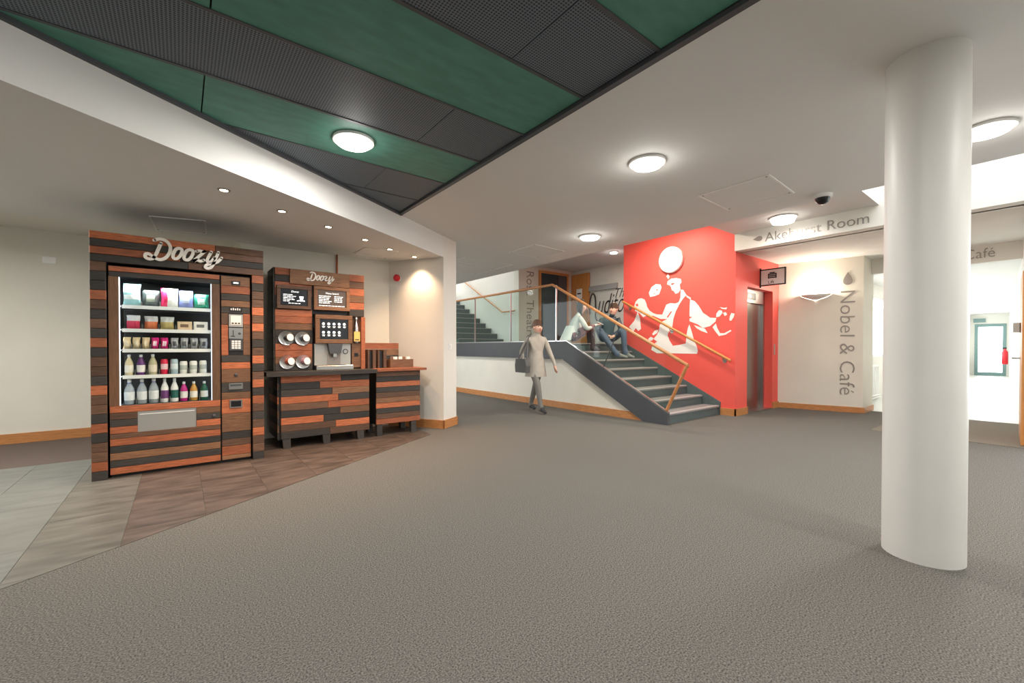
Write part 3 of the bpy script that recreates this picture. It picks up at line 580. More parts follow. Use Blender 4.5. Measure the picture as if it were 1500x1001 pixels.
# coffee machine
cm = thing('coffee_machine', (1.5, 5.7, WZ), 'silver bean-to-cup coffee machine under the touch screen', 'coffee machine')
MB().box(1.285, 1.715, TY-.01, 5.82, WZ+.06, 1.204).build('body', 'silver_plastic', cm); MB().box(1.285, 1.725, TY-.10, TY+.1, WZ, WZ+.055, .004).build('drip_tray', 'steel', cm)
MB().prism([(1.425, TY-.09, 1.204), (1.595, TY-.09, 1.204), (1.575, TY-.09, 1.08), (1.445, TY-.09, 1.08)], (0, .09, 0)).build('spout_head', 'dark_metal', cm)
box('spout', 'steel', 1.49, 1.53, TY-.07, TY-.03, 1.04, 1.08, cm); box('recess', 'letter_metal', 1.43, 1.59, TY-.014, TY-.01, WZ+.06, 1.08, cm)
eb = MB().lathe([(.034, 0), (.034, .003)], (1.65, TY-.011, 1.105), n=20, d=(0, -1, 0)).build('badge', 'dark_metal', cm); MB().lathe([(.022, .003), (.022, .0045)], (1.65, TY-.011, 1.105), n=16, d=(0, -1, 0)).build('badge_mark', 'silver_plastic', eb)
for gx in range(9): box('tray_slot', 'black_plastic', 1.31+gx*.045, 1.335+gx*.045, TY-.085, TY-.0, WZ+.055, WZ+.057, cm)
# lid boxes and cup tray on the side counter
for x0, x1, lab in ((1.925, 2.03, 'wooden lid dispenser box with dark slot next to the tower post'), (2.06, 2.175, 'wooden lid dispenser box with dark slot beside the condiment tray')):
    o = thing('lid_dispenser', ((x0+x1)/2, 5.6, WZ), lab, 'dispenser'); MB().box(x0, x0+.02, 5.53, 5.72, WZ, 1.125).box(x1-.04, x1, 5.53, 5.72, WZ, 1.125).box(x0, x1, 5.70, 5.72, WZ, 1.125).build('case', 'wood_brown', o); box('slot', 'black_plastic', x0+.02, x1-.04, 5.56, 5.70, WZ, 1.11, o)
o = thing('condiment_tray', (2.38, 5.6, WZ), 'low grey-brown wooden tray holding sachets on the side counter', 'tray')
for nm, a0 in (('front_board', (2.23, 2.56, 5.53, 5.545)), ('back_board', (2.23, 2.56, 5.73, 5.745)), ('side_board', (2.23, 2.245, 5.545, 5.73)), ('side_board', (2.545, 2.56, 5.545, 5.73)), ('base', (2.245, 2.545, 5.545, 5.73))):
    box(nm, 'wood_tan', a0[0], a0[1], a0[2], a0[3], WZ, WZ+(.012 if nm == 'base' else .115), o)
for q in range(9):
    random.seed(q); sx = 2.25+.03*q; s = MB().prism([(sx, 5.58, WZ+.013), (sx+.045, 5.58, WZ+.013), (sx+.05, 5.60, WZ+.15), (sx+.005, 5.60, WZ+.15)], (0, .008, 0)).build('sachet', 'paper' if q % 3 else 'wood_tan'); s.rotation_euler.z = random.uniform(-.3, .3); s.location.y += .05*(q % 2)
    tag(s, 'small paper sachet standing in the condiment tray', 'sachet', 'sachets in the tray')
# ---------- things on the alcove walls
pp = MB().tube([(1.71, 6.13, 2.1), (1.71, 6.13, 2.44)], .012).build('copper_pipe', 'copper'); tag(pp, 'thin copper pipe rising to the soffit behind the coffee tower', 'pipe')
fa_p = onP(584, 408, PL, DD); fa = thing('fire_sounder', fa_p, 'round red fire alarm sounder on the pier wall', 'alarm'); dn = -DD
MB().lathe([(.035, 0), (.035, .03), (.05, .032), (.05, .065), (.03, .085), (.012, .088)], fa_p, n=22, d=dn).build('body', 'red_plastic', fa, True); MB().lathe([(.043, -.001), (.043, .012)], fa_p, n=22, d=dn).build('base_ring', 'white_plastic', fa, True)
sw = onP(659, 508, PL, -DP); so = thing('light_switch', sw, 'small white light switch on the pier edge', 'switch'); M_ = MB()
def onface(b, c, r, u, n, w2, h2, t0, t1):
    c = Vector(c); r = Vector(r); n = Vector(n); return b.prism([c+r*sx*w2+Vector((0, 0, sz*h2))+n*t0 for sx, sz in ((-1, -1), (1, -1), (1, 1), (-1, 1))], n*(t1-t0))
onface(M_, sw, DD, 0, -DP, .043, .043, 0, .009).build('plate', 'white_plastic', so); onface(MB(), sw, DD, 0, -DP, .012, .02, .009, .014).build('rocker', 'white_plastic', so)
ws = box('blank_plate', 'white_plastic', onY(62, 374, 7.7).x, onY(82, 374, 7.7).x, 7.69, 7.7, 2.20, 2.28); tag(ws, 'small cream blank plate high on the left wall', 'wall plate')

# ---------- ceiling fittings
def round_lamp(x, y, z, lab, r=.135, power=LAMP_W, col=(1, .965, .92), proud=.05):
    o = thing('ceiling_lamp', (x, y, z-proud), lab, 'lamp', 'round ceiling lamps'); MB().lathe([(r+.015, z-.001), (r+.015, z-.02), (r, z-.022)], (x, y, 0), n=32).build('rim', 'white_plastic', o, True)
    MB().lathe([(r, z-.012), (r, z-.025), (r*.85, z-proud+.006), (r*.5, z-proud), (.01, z-proud)], (x, y, 0), n=32).build('diffuser', 'lamp_glow', o, True)
    light('AREA', 'lamp_light', (x, y, z-proud-.01), power, col, shape='DISK', size=r*2); light('POINT', 'lamp_halo', (x, y, z-proud-.10), power*.07, col, shadow_soft_size=.08)
round_lamp(1.058, 3.339, 2.752, 'round glowing lamp on the green ceiling panels'); round_lamp(3.148, 2.165, ZC, 'round glowing lamp on the plain ceiling before the square hatch')
round_lamp(4.592, 4.095, ZC, 'round glowing lamp on the plain ceiling nearest the stairs'); round_lamp(4.607, .329, ZC, 'round glowing lamp on the ceiling behind the column'); round_lamp(6.898, 2.461, 3.05, 'round glowing lamp above the white beam lettering', .16, 12, proud=.09)
round_lamp(6.4, 4.4, 3.45, 'round ceiling lamp over the stairs', .14, 60, (1, .86, .70)); lp_ = onZ(899, 369, 3.45); round_lamp(lp_.x, lp_.y, 3.45, 'small round ceiling lamp over the landing', .09, 22)
for x, y in ((3.1, -1.2), (.9, 0.2), (-1.6, 1.5), (-1.2, -2.5), (4.6, -2.6)): round_lamp(x, y, ZC if x > 2.08 else 2.752, 'added round fill lamp in the unseen part of the foyer')  # extra lamps added out of view to fill the foreground with light
round_lamp(-1.9, 5.2, ZS, 'round ceiling lamp on the soffit left of the vending machine', power=105); round_lamp(4.3, 8.4, ZC, 'round ceiling lamp beyond the pier beside the landing')
for di, (px, py) in enumerate(((328, 278), (413, 309), (481, 332), (535, 351), (571, 365), (607, 376))):
    p = onZ(px, py, ZS); o = thing('downlight', (p.x, p.y, ZS-.01), 'small warm recessed soffit downlight, %s the pier' % ('sixth from', 'fifth from', 'fourth from', 'third from', 'second from', 'closest to')[di], 'downlight', 'row of soffit downlights')
    MB().lathe([(.045, ZS), (.045, ZS-.006), (.030, ZS-.008), (.030, ZS)], (p.x, p.y, 0), n=20).build('trim_ring', 'silver_plastic', o, True); MB().lathe([(.029, ZS-.001), (.029, ZS-.004)], (p.x, p.y, 0), n=20).build('bulb', 'spot_glow', o)
    light('SPOT', 'downlight_beam', (p.x, p.y, ZS-.015), SPOT_W, (1, .66, .42), spot_size=math.radians(105), spot_blend=.8, shadow_soft_size=.03)
def hatch(pts, z, lab):
    P = [onZ(x, y, z) for x, y in pts]; c = sum(P, Vector())/4; o = thing('ceiling_hatch', (c.x, c.y, z-.008), lab, 'hatch')
    ins = [c+(p-c)*.955 for p in P]; MB().prism([Vector((p.x, p.y, z-.003)) for p in ins], (0, 0, .003)).build('panel', 'ceiling_paint', o)
    b = MB()
    for i in range(4): j = (i+1) % 4; b.prism([Vector((q.x, q.y, z-.007)) for q in (P[i], P[j], ins[j], ins[i])], (0, 0, .007))
    b.build('frame', 'white_plastic', o)
    for p in ins: q = c+(p-c)*.93; MB().lathe([(.009, z-.0045), (.009, z-.003)], (q.x, q.y, 0), n=8).build('screw', 'dark_metal', o)
hatch(((1022, 287), (1127, 255), (1164, 282), (1066, 308)), ZC, 'square white access hatch between the ceiling lamps and the camera dome'); hatch(((745, 370), (783, 357.5), (827, 368), (788, 378)), ZC, 'square access hatch in the ceiling by the pier and stairs')
hatch(((218, 316), (301, 323), (303, 342), (228, 337)), ZS, 'access hatch in the soffit above the vending surround'); hatch(((517, 371), (536, 362), (584, 368), (566, 379)), ZS, 'access hatch in the soffit above the coffee tower')
for q, pts in enumerate((((664, 381), (681, 377), (751, 388), (725, 395)), ((664, 398), (664, 386), (725, 395), (697, 402)))):
    hatch(pts, ZC, ('ceiling tile panel beside the pier head', 'ceiling tile panel beyond the pier head')[q])
dc = onZ(1205, 286, ZC); o = thing('dome_camera', (dc.x, dc.y, ZC-.1), 'black dome security camera on the ceiling', 'camera'); MB().lathe([(.085, ZC), (.085, ZC-.025), (.075, ZC-.032)], (dc.x, dc.y, 0), n=28).build('base', 'white_plastic', o, True)
MB().lathe([(.066, ZC-.03), (.063, ZC-.055), (.048, ZC-.08), (.025, ZC-.094), (.004, ZC-.098)], (dc.x, dc.y, 0), n=28).build('dome', 'black_plastic', o, True)

# ---------- stairs
st = thing('staircase', (6.5, 4.6, 0), 'straight flight of dark grey stairs with pale carpet treads', 'staircase')
for k in range(8):
    y0 = SY+GO*k; z1 = RISE*(k+1)
    box('riser', 'stair_green', SX+.03, SX2, y0, y0+.02, z1-RISE, z1-.03, st)
    if k < 7:
        t = box('tread', 'tread_carpet', SX+.03, SX2, y0-.015, y0+GO+.02, z1-.03, z1, st); box('nosing', 'nosing', SX+.04, SX2-.01, y0-.02, y0+.045, z1-.012, z1+.004, t)
    else: box('nosing', 'nosing', SX+.04, SX2-.01, y0-.02, y0+.045, z1-.012, z1+.004, st)
def strip(b, x0, x1, pts): return b.prism([(x0, y, z) for y, z in pts], (x1-x0, 0, 0))
strip(MB(), SX-.03, SX+.03, [(3.55, 0), (3.55, .175), (5.68, 1.275), (12, 1.275), (12, .94), (5.76, .94), (3.97, 0)]).build('stringer', 'dark_metal', st)
strip(MB(), SX2, RX-.002, [(3.57, 0), (3.57, .22), (5.62, 1.28), (5.62, .8), (4.1, 0)]).build('stringer', 'stair_green', st)
strip(MB(), SX-.012, SX+.03, [(3.55, .175), (3.55, .195), (5.68, 1.295), (12, 1.295), (12, 1.275), (5.68, 1.275)]).build('glass_channel', 'steel', st)
ba = thing('balustrade', (SX, 6, 1.29), 'glass balustrade with oak handrail along the stairs and landing', 'balustrade')
rail = [(SX, 12, 2.38), (SX, 6.06, 2.38), (SX, 3.25, .90)]
MB().tube([rail[0], (SX, 6.3, 2.38), rail[1], (SX, 5.9, 2.30), rail[2]], .026, 12).build('handrail', 'oak', ba, True); MB().tube([rail[2], (SX, 3.28, .86), (SX, 3.58, .22)], .024, 12).build('handrail_return', 'oak', ba, True)
for a0, a1 in ((8.83, 12), (7.40, 8.81), (5.96, 7.38)): box('pane', 'green_glass', SX-.005, SX+.005, a0, a1, 1.28, 2.36, ba)
sl = lambda y: .175+(y-3.55)*.5164
for a0, a1, b0, b1 in ((4.80, 5.94, 4.46, 5.94), (3.62, 4.78, 3.32, 4.44)):
    strip(MB(), SX-.005, SX+.005, [(a0, sl(a0)+.01), (a1, sl(a1)+.01), (b1, .90+(b1-3.25)*.527-.02), (b0, .90+(b0-3.25)*.527-.02)]).build('pane', 'green_glass', ba)
for yy in (8.82, 7.39, 5.95): box('post', 'steel', SX-.012, SX+.012, yy-.012, yy+.012, 1.275, 2.36, ba)
MB().tube([(SX, 4.79, sl(4.79)), (SX, 4.45, .90+(1.2)*.527-.02)], .010).build('post', 'dark_metal', ba)
wr = thing('oak_handrail', (7.27, 4.4, .9), 'round oak wall handrail on the red wall', 'handrail'); ra, rb_ = Vector((7.27, 5.58, 2.12)), Vector((7.27, 3.37, .94))
MB().tube([ra, rb_], .022, 12).build('rail', 'oak_door', wr, True)
for t in (.06, .49, .94):
    p = ra.lerp(rb_, t); MB().tube([p-Vector((0, 0, .02)), p+Vector((.02, 0, -.07)), (RX-.004, p.y, p.z-.08)], .008, 8).lathe([(.034, 0), (.034, .008)], (RX-.009, p.y, p.z-.08), 'X', 18).build('bracket', 'steel', wr)
# second flight
s2 = thing('upper_staircase', (6.5, 10, LZ1), 'upper flight of dark stairs seen through the landing glass', 'staircase')
for k in range(10):
    y0 = 9.75+GO*k; z1 = LZ1+RISE*(k+1)*1.05; box('step', 'stair_green', SX+.1, 7.28, y0, y0+GO+.03, LZ1 if k < 2 else z1-.4, z1-.012, s2); box('nosing', 'nosing', SX+.1, 7.28, y0-.012, y0+.04, z1-.014, z1+.002, s2)
struct(box('floor_upper_landing', 'stair_green', SX, 7.3, 9.1, 9.8, LZ1-.2, LZ1))
h2r = thing('flight_handrail', (7.24, 10, 2.1), 'slim oak handrail on the white wall of the upper flight', 'handrail'); MB().tube([(7.22, 9.15, 2.17), (7.22, 9.72, 2.17), (7.22, 12.5, 3.68)], .02, 10).build('rail', 'oak', h2r, True)
for q in ((9.3, 2.17), (9.65, 2.17), (11, 2.86)): MB().tube([(7.22, q[0], q[1]), (7.24, q[0], q[1]-.06), (7.3, q[0], q[1]-.07)], .008, 8).build('bracket', 'steel', h2r)

# ---------- theatre doors and lettering
gd = struct(MB().box(8.02, 8.09, 9.03, 9.08, LZ1, 3.36).box(9.12, 9.19, 9.03, 9.08, LZ1, 3.36).box(8.09, 9.12, 9.03, 9.08, 3.29, 3.36).build('door_3', 'oak_door'), 'oak framed dark glazed theatre door on the landing')
box('pane', 'dark_glass', 8.09, 8.78, 9.045, 9.06, LZ1, 3.29, gd); box('leaf', 'dark_metal', 8.78, 9.12, 9.04, 9.065, LZ1, 3.29, gd)
od = struct(box('door_4', 'oak_door', 9.33, 9.375, 8.36, 9.05, LZ1+.01, 3.34), 'oak door standing open against the auditorium wall'); nt_ = box('notice', 'paper', 9.322, 9.33, 8.62, 8.84, 2.60, 2.90, od); box('notice_print', 'ink', 9.320, 9.322, 8.66, 8.80, 2.74, 2.78, nt_)
box('handle', 'steel', 9.30, 9.33, 8.40, 8.43, 2.15, 2.35, od)
rt_ = thing('theatre_lettering', (7.6, 9.07, 2), 'grey vertical lettering Rose Theatre on the landing wall', 'lettering'); text('Rose Theatre', 'letters', 'letter_metal', (7.58, 9.068, 3.28), (0, 0, -1), (1, 0, 0), rt_, width=1.9, height=.26, split=True, offset=-.008)
au = thing('auditorium_lettering', (9.4, 7.4, 2), 'black ornate script lettering Auditorium on the landing wall', 'lettering')
text('uditorium', 'letters', 'ink', (9.376, 8.05, 2.12), (0, -1, 0), (0, 0, 1), au, width=1.75, height=.54, shear=.45, offset=-.012, split=True); th_ = thing('script_word', (9.376, 7.2, 2.52), 'black ornate script word The on the pillar beside the red wall', 'lettering'); text('The', 'letters', 'ink', (9.376, 7.44, 2.52), (0, -1, 0), (0, 0, 1), th_, width=.46, height=.25, shear=.45, offset=-.012, split=True)
b = MB(); b.tube([Vector((9.365, y, z)) for y, z in [(8.06-.35*math.sin(t*.9)*math.exp(-t*.12)-.02*t, 1.86-.32*(1-math.cos(t*.9))*math.exp(-t*.15)*.6) for t in [k*.3 for k in range(30)]]], .010, 6).build('flourish', 'ink', au)
MB().tube(catmull([(9.36, 8.34, 2.12), (9.36, 8.345, 2.45), (9.36, 8.26, 2.70), (9.36, 8.15, 2.62), (9.36, 8.12, 2.3), (9.36, 8.12, 2.02), (9.36, 7.98, 1.88), (9.36, 7.6, 1.88), (9.36, 7.42, 2.0)], 8), .016, 6).build('flourish', 'ink', au)
wl = box('long_uplight', 'silver_plastic', 9.30, 9.4, 7.35, 8.33, 2.78, 2.92); tag(wl, 'long grey wall uplight above the auditorium lettering', 'wall light')
# ---------- mural, disc
mu = thing('mural', (RX, 4.5, 1.05), 'white stencil mural of embracing dancers on the red wall', 'mural'); MZ = lambda x, y: onX(900+x/7.7, 400+y/7.7, RX-.001)
POLY = [[(225, 370), (240, 325), (270, 292), (305, 285), (340, 300), (358, 335), (368, 380), (395, 425), (440, 455), (480, 468), (540, 470), (565, 410), (585, 358), (630, 340), (690, 345), (725, 330), (745, 280), (748, 190), (775, 190), (812, 248), (775, 290), (735, 350), (690, 440), (665, 520), (650, 640), (615, 660), (600, 700), (620, 760), (660, 822), (735, 812), (806, 795), (815, 690), (830, 620), (846, 582), (870, 655), (900, 760), (930, 830), (942, 880), (932, 912), (480, 906), (415, 868), (432, 815), (482, 775), (440, 745), (480, 700), (505, 650), (510, 590), (545, 545), (600, 520), (520, 520), (440, 485), (370, 480), (325, 500), (285, 455), (235, 430)],
        [(595, 130), (600, 95), (640, 65), (700, 58), (750, 68), (758, 105), (738, 130), (745, 190), (720, 225), (690, 236), (670, 205), (648, 195), (640, 160), (625, 140)],
        [(855, 300), (905, 318), (950, 368), (1000, 450), (1080, 505), (1150, 508), (1140, 550), (1080, 600), (1000, 622), (940, 580), (848, 545), (848, 440), (850, 360)],
        [(1148, 500), (1150, 460), (1180, 420), (1212, 425), (1220, 452), (1185, 492)], [(1108, 612), (1145, 570), (1160, 620), (1192, 680), (1240, 680), (1310, 643), (1320, 655), (1255, 697), (1180, 712), (1135, 655)],
        [(388, 225), (418, 160), (468, 125), (520, 130), (532, 165), (505, 240), (452, 262), (402, 272)], [(165, 610), (225, 540), (262, 440), (290, 520), (300, 632), (270, 656), (240, 622), (215, 662)], [(898, 588), (960, 610), (1022, 630), (1052, 680), (980, 655), (928, 625)],
        [(1188, 385), (1235, 395), (1272, 388), (1262, 412), (1215, 405)], [(1225, 450), (1258, 443), (1272, 470), (1245, 488)], [(1302, 490), (1320, 452), (1356, 460), (1345, 500), (1318, 540), (1298, 535)],
        [(812, 250), (865, 282), (858, 300), (815, 272)], [(380, 745), (410, 720), (440, 735), (430, 760), (395, 770)], [(425, 690), (455, 650), (500, 640), (480, 680), (440, 705)], [(588, 40), (605, 8), (622, 45), (608, 70)]]
for pg in POLY: MB().prism([MZ(*p) for p in pg], (-.002, 0, 0)).build('stencil_shape', 'mural_white', mu)
RG = [[(470, 190), (485, 182), (492, 196), (478, 200)], [(440, 232), (460, 228), (455, 240)], [(590, 500), (640, 430), (648, 440), (605, 505)], [(845, 490), (878, 500), (850, 515)], [(240, 355), (262, 345), (272, 370), (250, 378)], [(640, 120), (680, 110), (672, 128), (645, 140)]]
for pg in RG: MB().prism([MZ(*p)-Vector((.002, 0, 0)) for p in pg], (-.001, 0, 0)).build('stencil_gap', 'red_paint', mu)
dk = MB().lathe([(.245, 0), (.245, .05), (.225, .065)], (RX, 4.51, 2.82), n=40, d=(-1, 0, 0)).build('disc_light', 'mural_white', smooth=True); tag(dk, 'round white disc light mounted high on the red wall', 'disc')
# ---------- lift
lf = thing('lift_door', (8.33, LY, 0), 'brushed steel lift doors recessed in the red wall', 'lift'); 
box('door_panel', 'lift_steel', LX0+.06, 8.335, LY+.03, LY+.06, .01, 1.98, lf); box('door_panel', 'lift_steel', 8.34, LX1-.06, LY+.05, LY+.08, .01, 1.98, lf); MB().box(LX0, LX0+.06, LY, LY+.1, 0, LZ).box(LX1-.06, LX1, LY, LY+.1, 0, LZ).box(LX0+.06, LX1-.06, LY, LY+.1, 1.98, LZ).build('door_frame', 'steel', lf)
box('sill', 'steel', LX0, LX1, RY+.0, LY+.1, 0, .012, lf); ind = box('indicator', 'black_plastic', 8.1, 8.45, LY-.012, LY, 2.04, 2.16, lf); MB().lathe([(.035, 0), (.035, .004)], (8.2, LY-.012, 2.10), n=18, d=(0, -1, 0)).build('indicator_ring', 'steel', ind); box('call_plate', 'steel', 8.93, 8.98, RY-.006, RY, 1.02, 1.22, lf)
ls = thing('lift_sign', (8.34, RY-.1, 2.29), 'projecting framed lift sign on the red wall', 'sign'); sx0, sx1 = 7.98, 8.72; 
sg = MB().box(8.30, 8.32, RY-.40, RY, 2.28, 2.55).build('board', 'paper', ls)
MB().box(8.295, 8.325, RY-.41, RY, 2.545, 2.565).box(8.295, 8.325, RY-.41, RY, 2.265, 2.285).box(8.295, 8.325, RY-.42, RY-.40, 2.265, 2.565).box(8.295, 8.325, RY-.02, RY, 2.24, 2.59).build('frame', 'black_plastic', ls)
text('Lift', 'print', 'ink', (8.299, RY-.14, 2.30), (0, -1, 0), (0, 0, 1), ls, height=.055, depth=.001); b = MB()
for z in (2.395, 2.425, 2.455): b.box(8.297, 8.3, RY-.26, RY-.15, z, z+.02)
b.box(8.297, 8.3, RY-.275, RY-.26, 2.39, 2.48).box(8.297, 8.3, RY-.15, RY-.135, 2.39, 2.48).box(8.297, 8.3, RY-.25, RY-.16, 2.48, 2.50).build('pictogram', 'ink', ls)
# ---------- lettering on beam and Nobel wall
def leaf(name, c, r, u, n, L, W_, parent):
    c, r, u, n = Vector(c), Vector(r).normalized(), Vector(u).normalized(), Vector(n).normalized(); P = []
    for k in range(24):   # teardrop: point at -r end, round at +r end
        t = k/24*2*math.pi; P.append(c-r*(L/2*math.cos(t))+u*(W_*math.sin(t)*math.sin(t/2)**1.4))
    return MB().prism(P, n*.006).build(name, 'letter_metal', parent)
ak = thing('beam_lettering', (7.31, 2.3, 2.85), 'metal lettering Akehurst Room with leaf mark on the white beam', 'lettering'); text('Akehurst Room', 'letters', 'letter_metal', (7.308, 2.86, 2.835), (0, -1, 0), (0, 0, 1), ak, width=1.29, height=.135, split=True, offset=-.008)
leaf('leaf_mark', (7.308, 2.97, 2.90), (0, -1, 0), (0, 0, 1), (-1, 0, 0), .14, .055, ak)
nb = thing('nobel_lettering', (9.38, 2.35, .32), 'vertical metal lettering Nobel & Café with leaf mark on the cream wall', 'lettering')
t0 = onP(1231, 427, NA, NN); t1 = onP(1231, 578, NA, NN); wdt = (onP(1252, 520, NA, NN)-onP(1230, 520, NA, NN)).length
text('Nobel & Café', 'letters', 'letter_metal', t0+NN*.002, (0, 0, -1), ND, nb, width=(t0-t1).length, height=wdt, split=True, offset=-.008)
lc = onP(1242, 408, NA, NN); leaf('leaf_mark', lc+NN*.002, (0, 0, -1), ND, NN, .23, .095, nb)
cfx = 9.976; ca = thing('header_lettering', (cfx, .9, 2.6), 'pale lettering ending in Café on the corridor header behind the column', 'lettering'); q0 = onX(1462, 360, cfx); text('Nobel & Café', 'letters', 'letter_metal', (cfx, q0.y+1.05, 2.57), (0, -1, 0), (0, 0, 1), ca, width=1.02, height=.15, split=True, offset=-.008)
# ---------- wall sconce
sp = onP(1195, 434, NA, NN); sc = thing('sconce', sp, 'shallow bowl wall uplighter glowing on the cream wall', 'sconce'); b = MB(); n = 16; P = []
for j in range(6):
    s = j/5; 
    for k in range(n+1):
        a = math.pi*k/n; rr = .23*math.cos(s*math.pi/2*.92); b.v.append(sp+ND*(math.cos(a)*rr)+NN*(math.sin(a)*rr*.55+.004)+Vector((0, 0, .03-.10*s)))
for j in range(5):
    for k in range(n): b.f.append((j*(n+1)+k, j*(n+1)+k+1, (j+1)*(n+1)+k+1, (j+1)*(n+1)+k)); b.m.append(0)
b.build('bowl', 'white_plastic', sc, True); MB().lathe([(.03, -.01), (.03, .02)], sp+NN*.07+Vector((0, 0, 0)), n=12).build('bulb', 'lamp_glow', sc)
light('POINT', 'sconce_light', sp+NN*.10+Vector((0, 0, .08)), 34, (1, .90, .74), shadow_soft_size=.05)
# ---------- radiator, pipes
rx = 11.0; rd = thing('radiator', (rx, 2.45, .12), 'white panel radiator under the corridor window', 'radiator'); MB().box(rx-.5, rx+.9, 2.38, 2.48, .15, .78).build('panel', 'white_plastic', rd)
for k in range(16): box('fin', 'white_plastic', rx-.48+k*.088, rx-.44+k*.088, 2.365, 2.38, .18, .75, rd)
pp = MB().tube([(10.2, 2.46, 0.05), (10.2, 2.46, 2.5)], .015).tube([(10.2, 2.46, .1), (12.5, 2.46, .1)], .015).tube([(10.2, 2.46, .05), (12.5, 2.46, .05)], .015).build('heating_pipe', 'white_plastic'); tag(pp, 'white heating pipes in the corner beside the radiator', 'pipe')
# corridor fittings
fe = thing('fire_extinguisher', (24.0, rwy(24)+.12, .55), 'red fire extinguisher on the corridor wall', 'extinguisher'); MB().lathe([(.075, .55), (.08, .57), (.08, 1.0), (.03, 1.08), (.03, 1.12)], (24.0, rwy(24)+.12, 0), n=16).build('cylinder', 'red_plastic', fe, True); box('valve', 'black_plastic', 23.96, 24.04, rwy(24)+.08, rwy(24)+.18, 1.12, 1.17, fe)
es = box('exit_sign', 'door_teal', XE-.03, XE-.01, 1.85, 2.2, 2.22, 2.38); tag(es, 'small green exit sign above the corridor door', 'sign')
for x0 in (12.0, 17.0, 22.0): tag(box('corridor_light', 'lamp_glow', x0, x0+2.4, 1.45, 1.53, 2.53, 2.56), 'long fluorescent strip on the corridor ceiling', 'strip light', 'corridor strip lights'); light('AREA', 'corridor_fill', (x0+1.2, 1.49, 2.5), 9, (1, 1, 1), shape='RECTANGLE', size=2.3, size_y=.08)
round_lamp(8.4, 1.2, 2.77, 'round ceiling lamp over the lift lobby hidden by the column', power=10)

# ================================================================== PEOPLE
def person(name, label, J, segs, hairfn, base):
    # J: joint -> (pos, rx, ry); segs: list of (a, b, material)
    names = list(J); idx = {n: i for i, n in enumerate(names)}
    me = bpy.data.meshes.new(name+'_skel'); base = Vector(base)
    me.from_pydata([tuple(Vector(J[n][0])-base) for n in names], [(idx[a], idx[b]) for a, b, _ in segs], [])
    ob = bpy.data.objects.new(name+'_skel', me); COL.objects.link(ob); md = ob.modifiers.new('skin', 'SKIN'); md.use_smooth_shade = True; md.branch_smoothing = .4
    if not me.skin_vertices:
        bpy.context.view_layer.objects.active = ob
    for n in names: v = me.skin_vertices[0].data[idx[n]]; v.radius = (J[n][1], J[n][2] if len(J[n]) > 2 else J[n][1]); v.use_root = (n == 'pelvis')
    sb_ = ob.modifiers.new('sub', 'SUBSURF'); sb_.levels = 2; sb_.render_levels = 2
    dg = bpy.context.evaluated_depsgraph_get(); dg.update(); m2 = bpy.data.meshes.new_from_object(ob.evaluated_get(dg)); bpy.data.objects.remove(ob)
    mats = sorted({s[2] for s in segs}); m2.materials.clear()
    for k in mats: m2.materials.append(MATS[k])
    S_ = [(Vector(J[a][0])-base, Vector(J[b][0])-base, mats.index(m), (J[a][1]+J[b][1])/2) for a, b, m in segs]
    for p in m2.polygons:
        c = p.center; best = 1e9
        for a, b, mi, r in S_:
            d = b-a; t = max(0, min(1, (c-a).dot(d)/max(1e-9, d.length_squared))); dd = (a+d*t-c).length-r
            if dd < best: best = dd; p.material_index = mi
        p.use_smooth = True
    o = bpy.data.objects.new(name, m2); COL.objects.link(o); o.location = base; ORG[o] = base; tag(o, label, 'person')
    return o
def hand(J, segs, wrist, tip_dir, side, key, m='skin', s=1.0):
    w0 = Vector(J[wrist][0]); d = Vector(tip_dir).normalized(); sd = Vector(side).normalized(); n = d.cross(sd)
    J[key+'palm'] = (w0+d*.07*s, .026*s, .016*s); segs.append((wrist, key+'palm', m))
    for q, (off, L) in enumerate(((-.027, .055), (-.009, .066), (.009, .062), (.026, .048))):
        a, b, c = key+'f%da' % q, key+'f%db' % q, key+'f%dc' % q
        J[a] = (w0+d*.092*s+sd*off*s, .0095*s); J[b] = (w0+d*(.092+L*.55)*s+sd*off*s-n*.006, .0085*s); J[c] = (w0+d*(.092+L*.95)*s+sd*off*s-n*.026*s, .007*s)
        segs += [(key+'palm', a, m), (a, b, m), (b, c, m)]
    J[key+'t0'] = (w0+d*.035*s-sd*.035*s, .010*s); J[key+'t1'] = (w0+d*.075*s-sd*.052*s-n*.012, .008*s); segs += [(wrist, key+'t0', m), (key+'t0', key+'t1', m)]
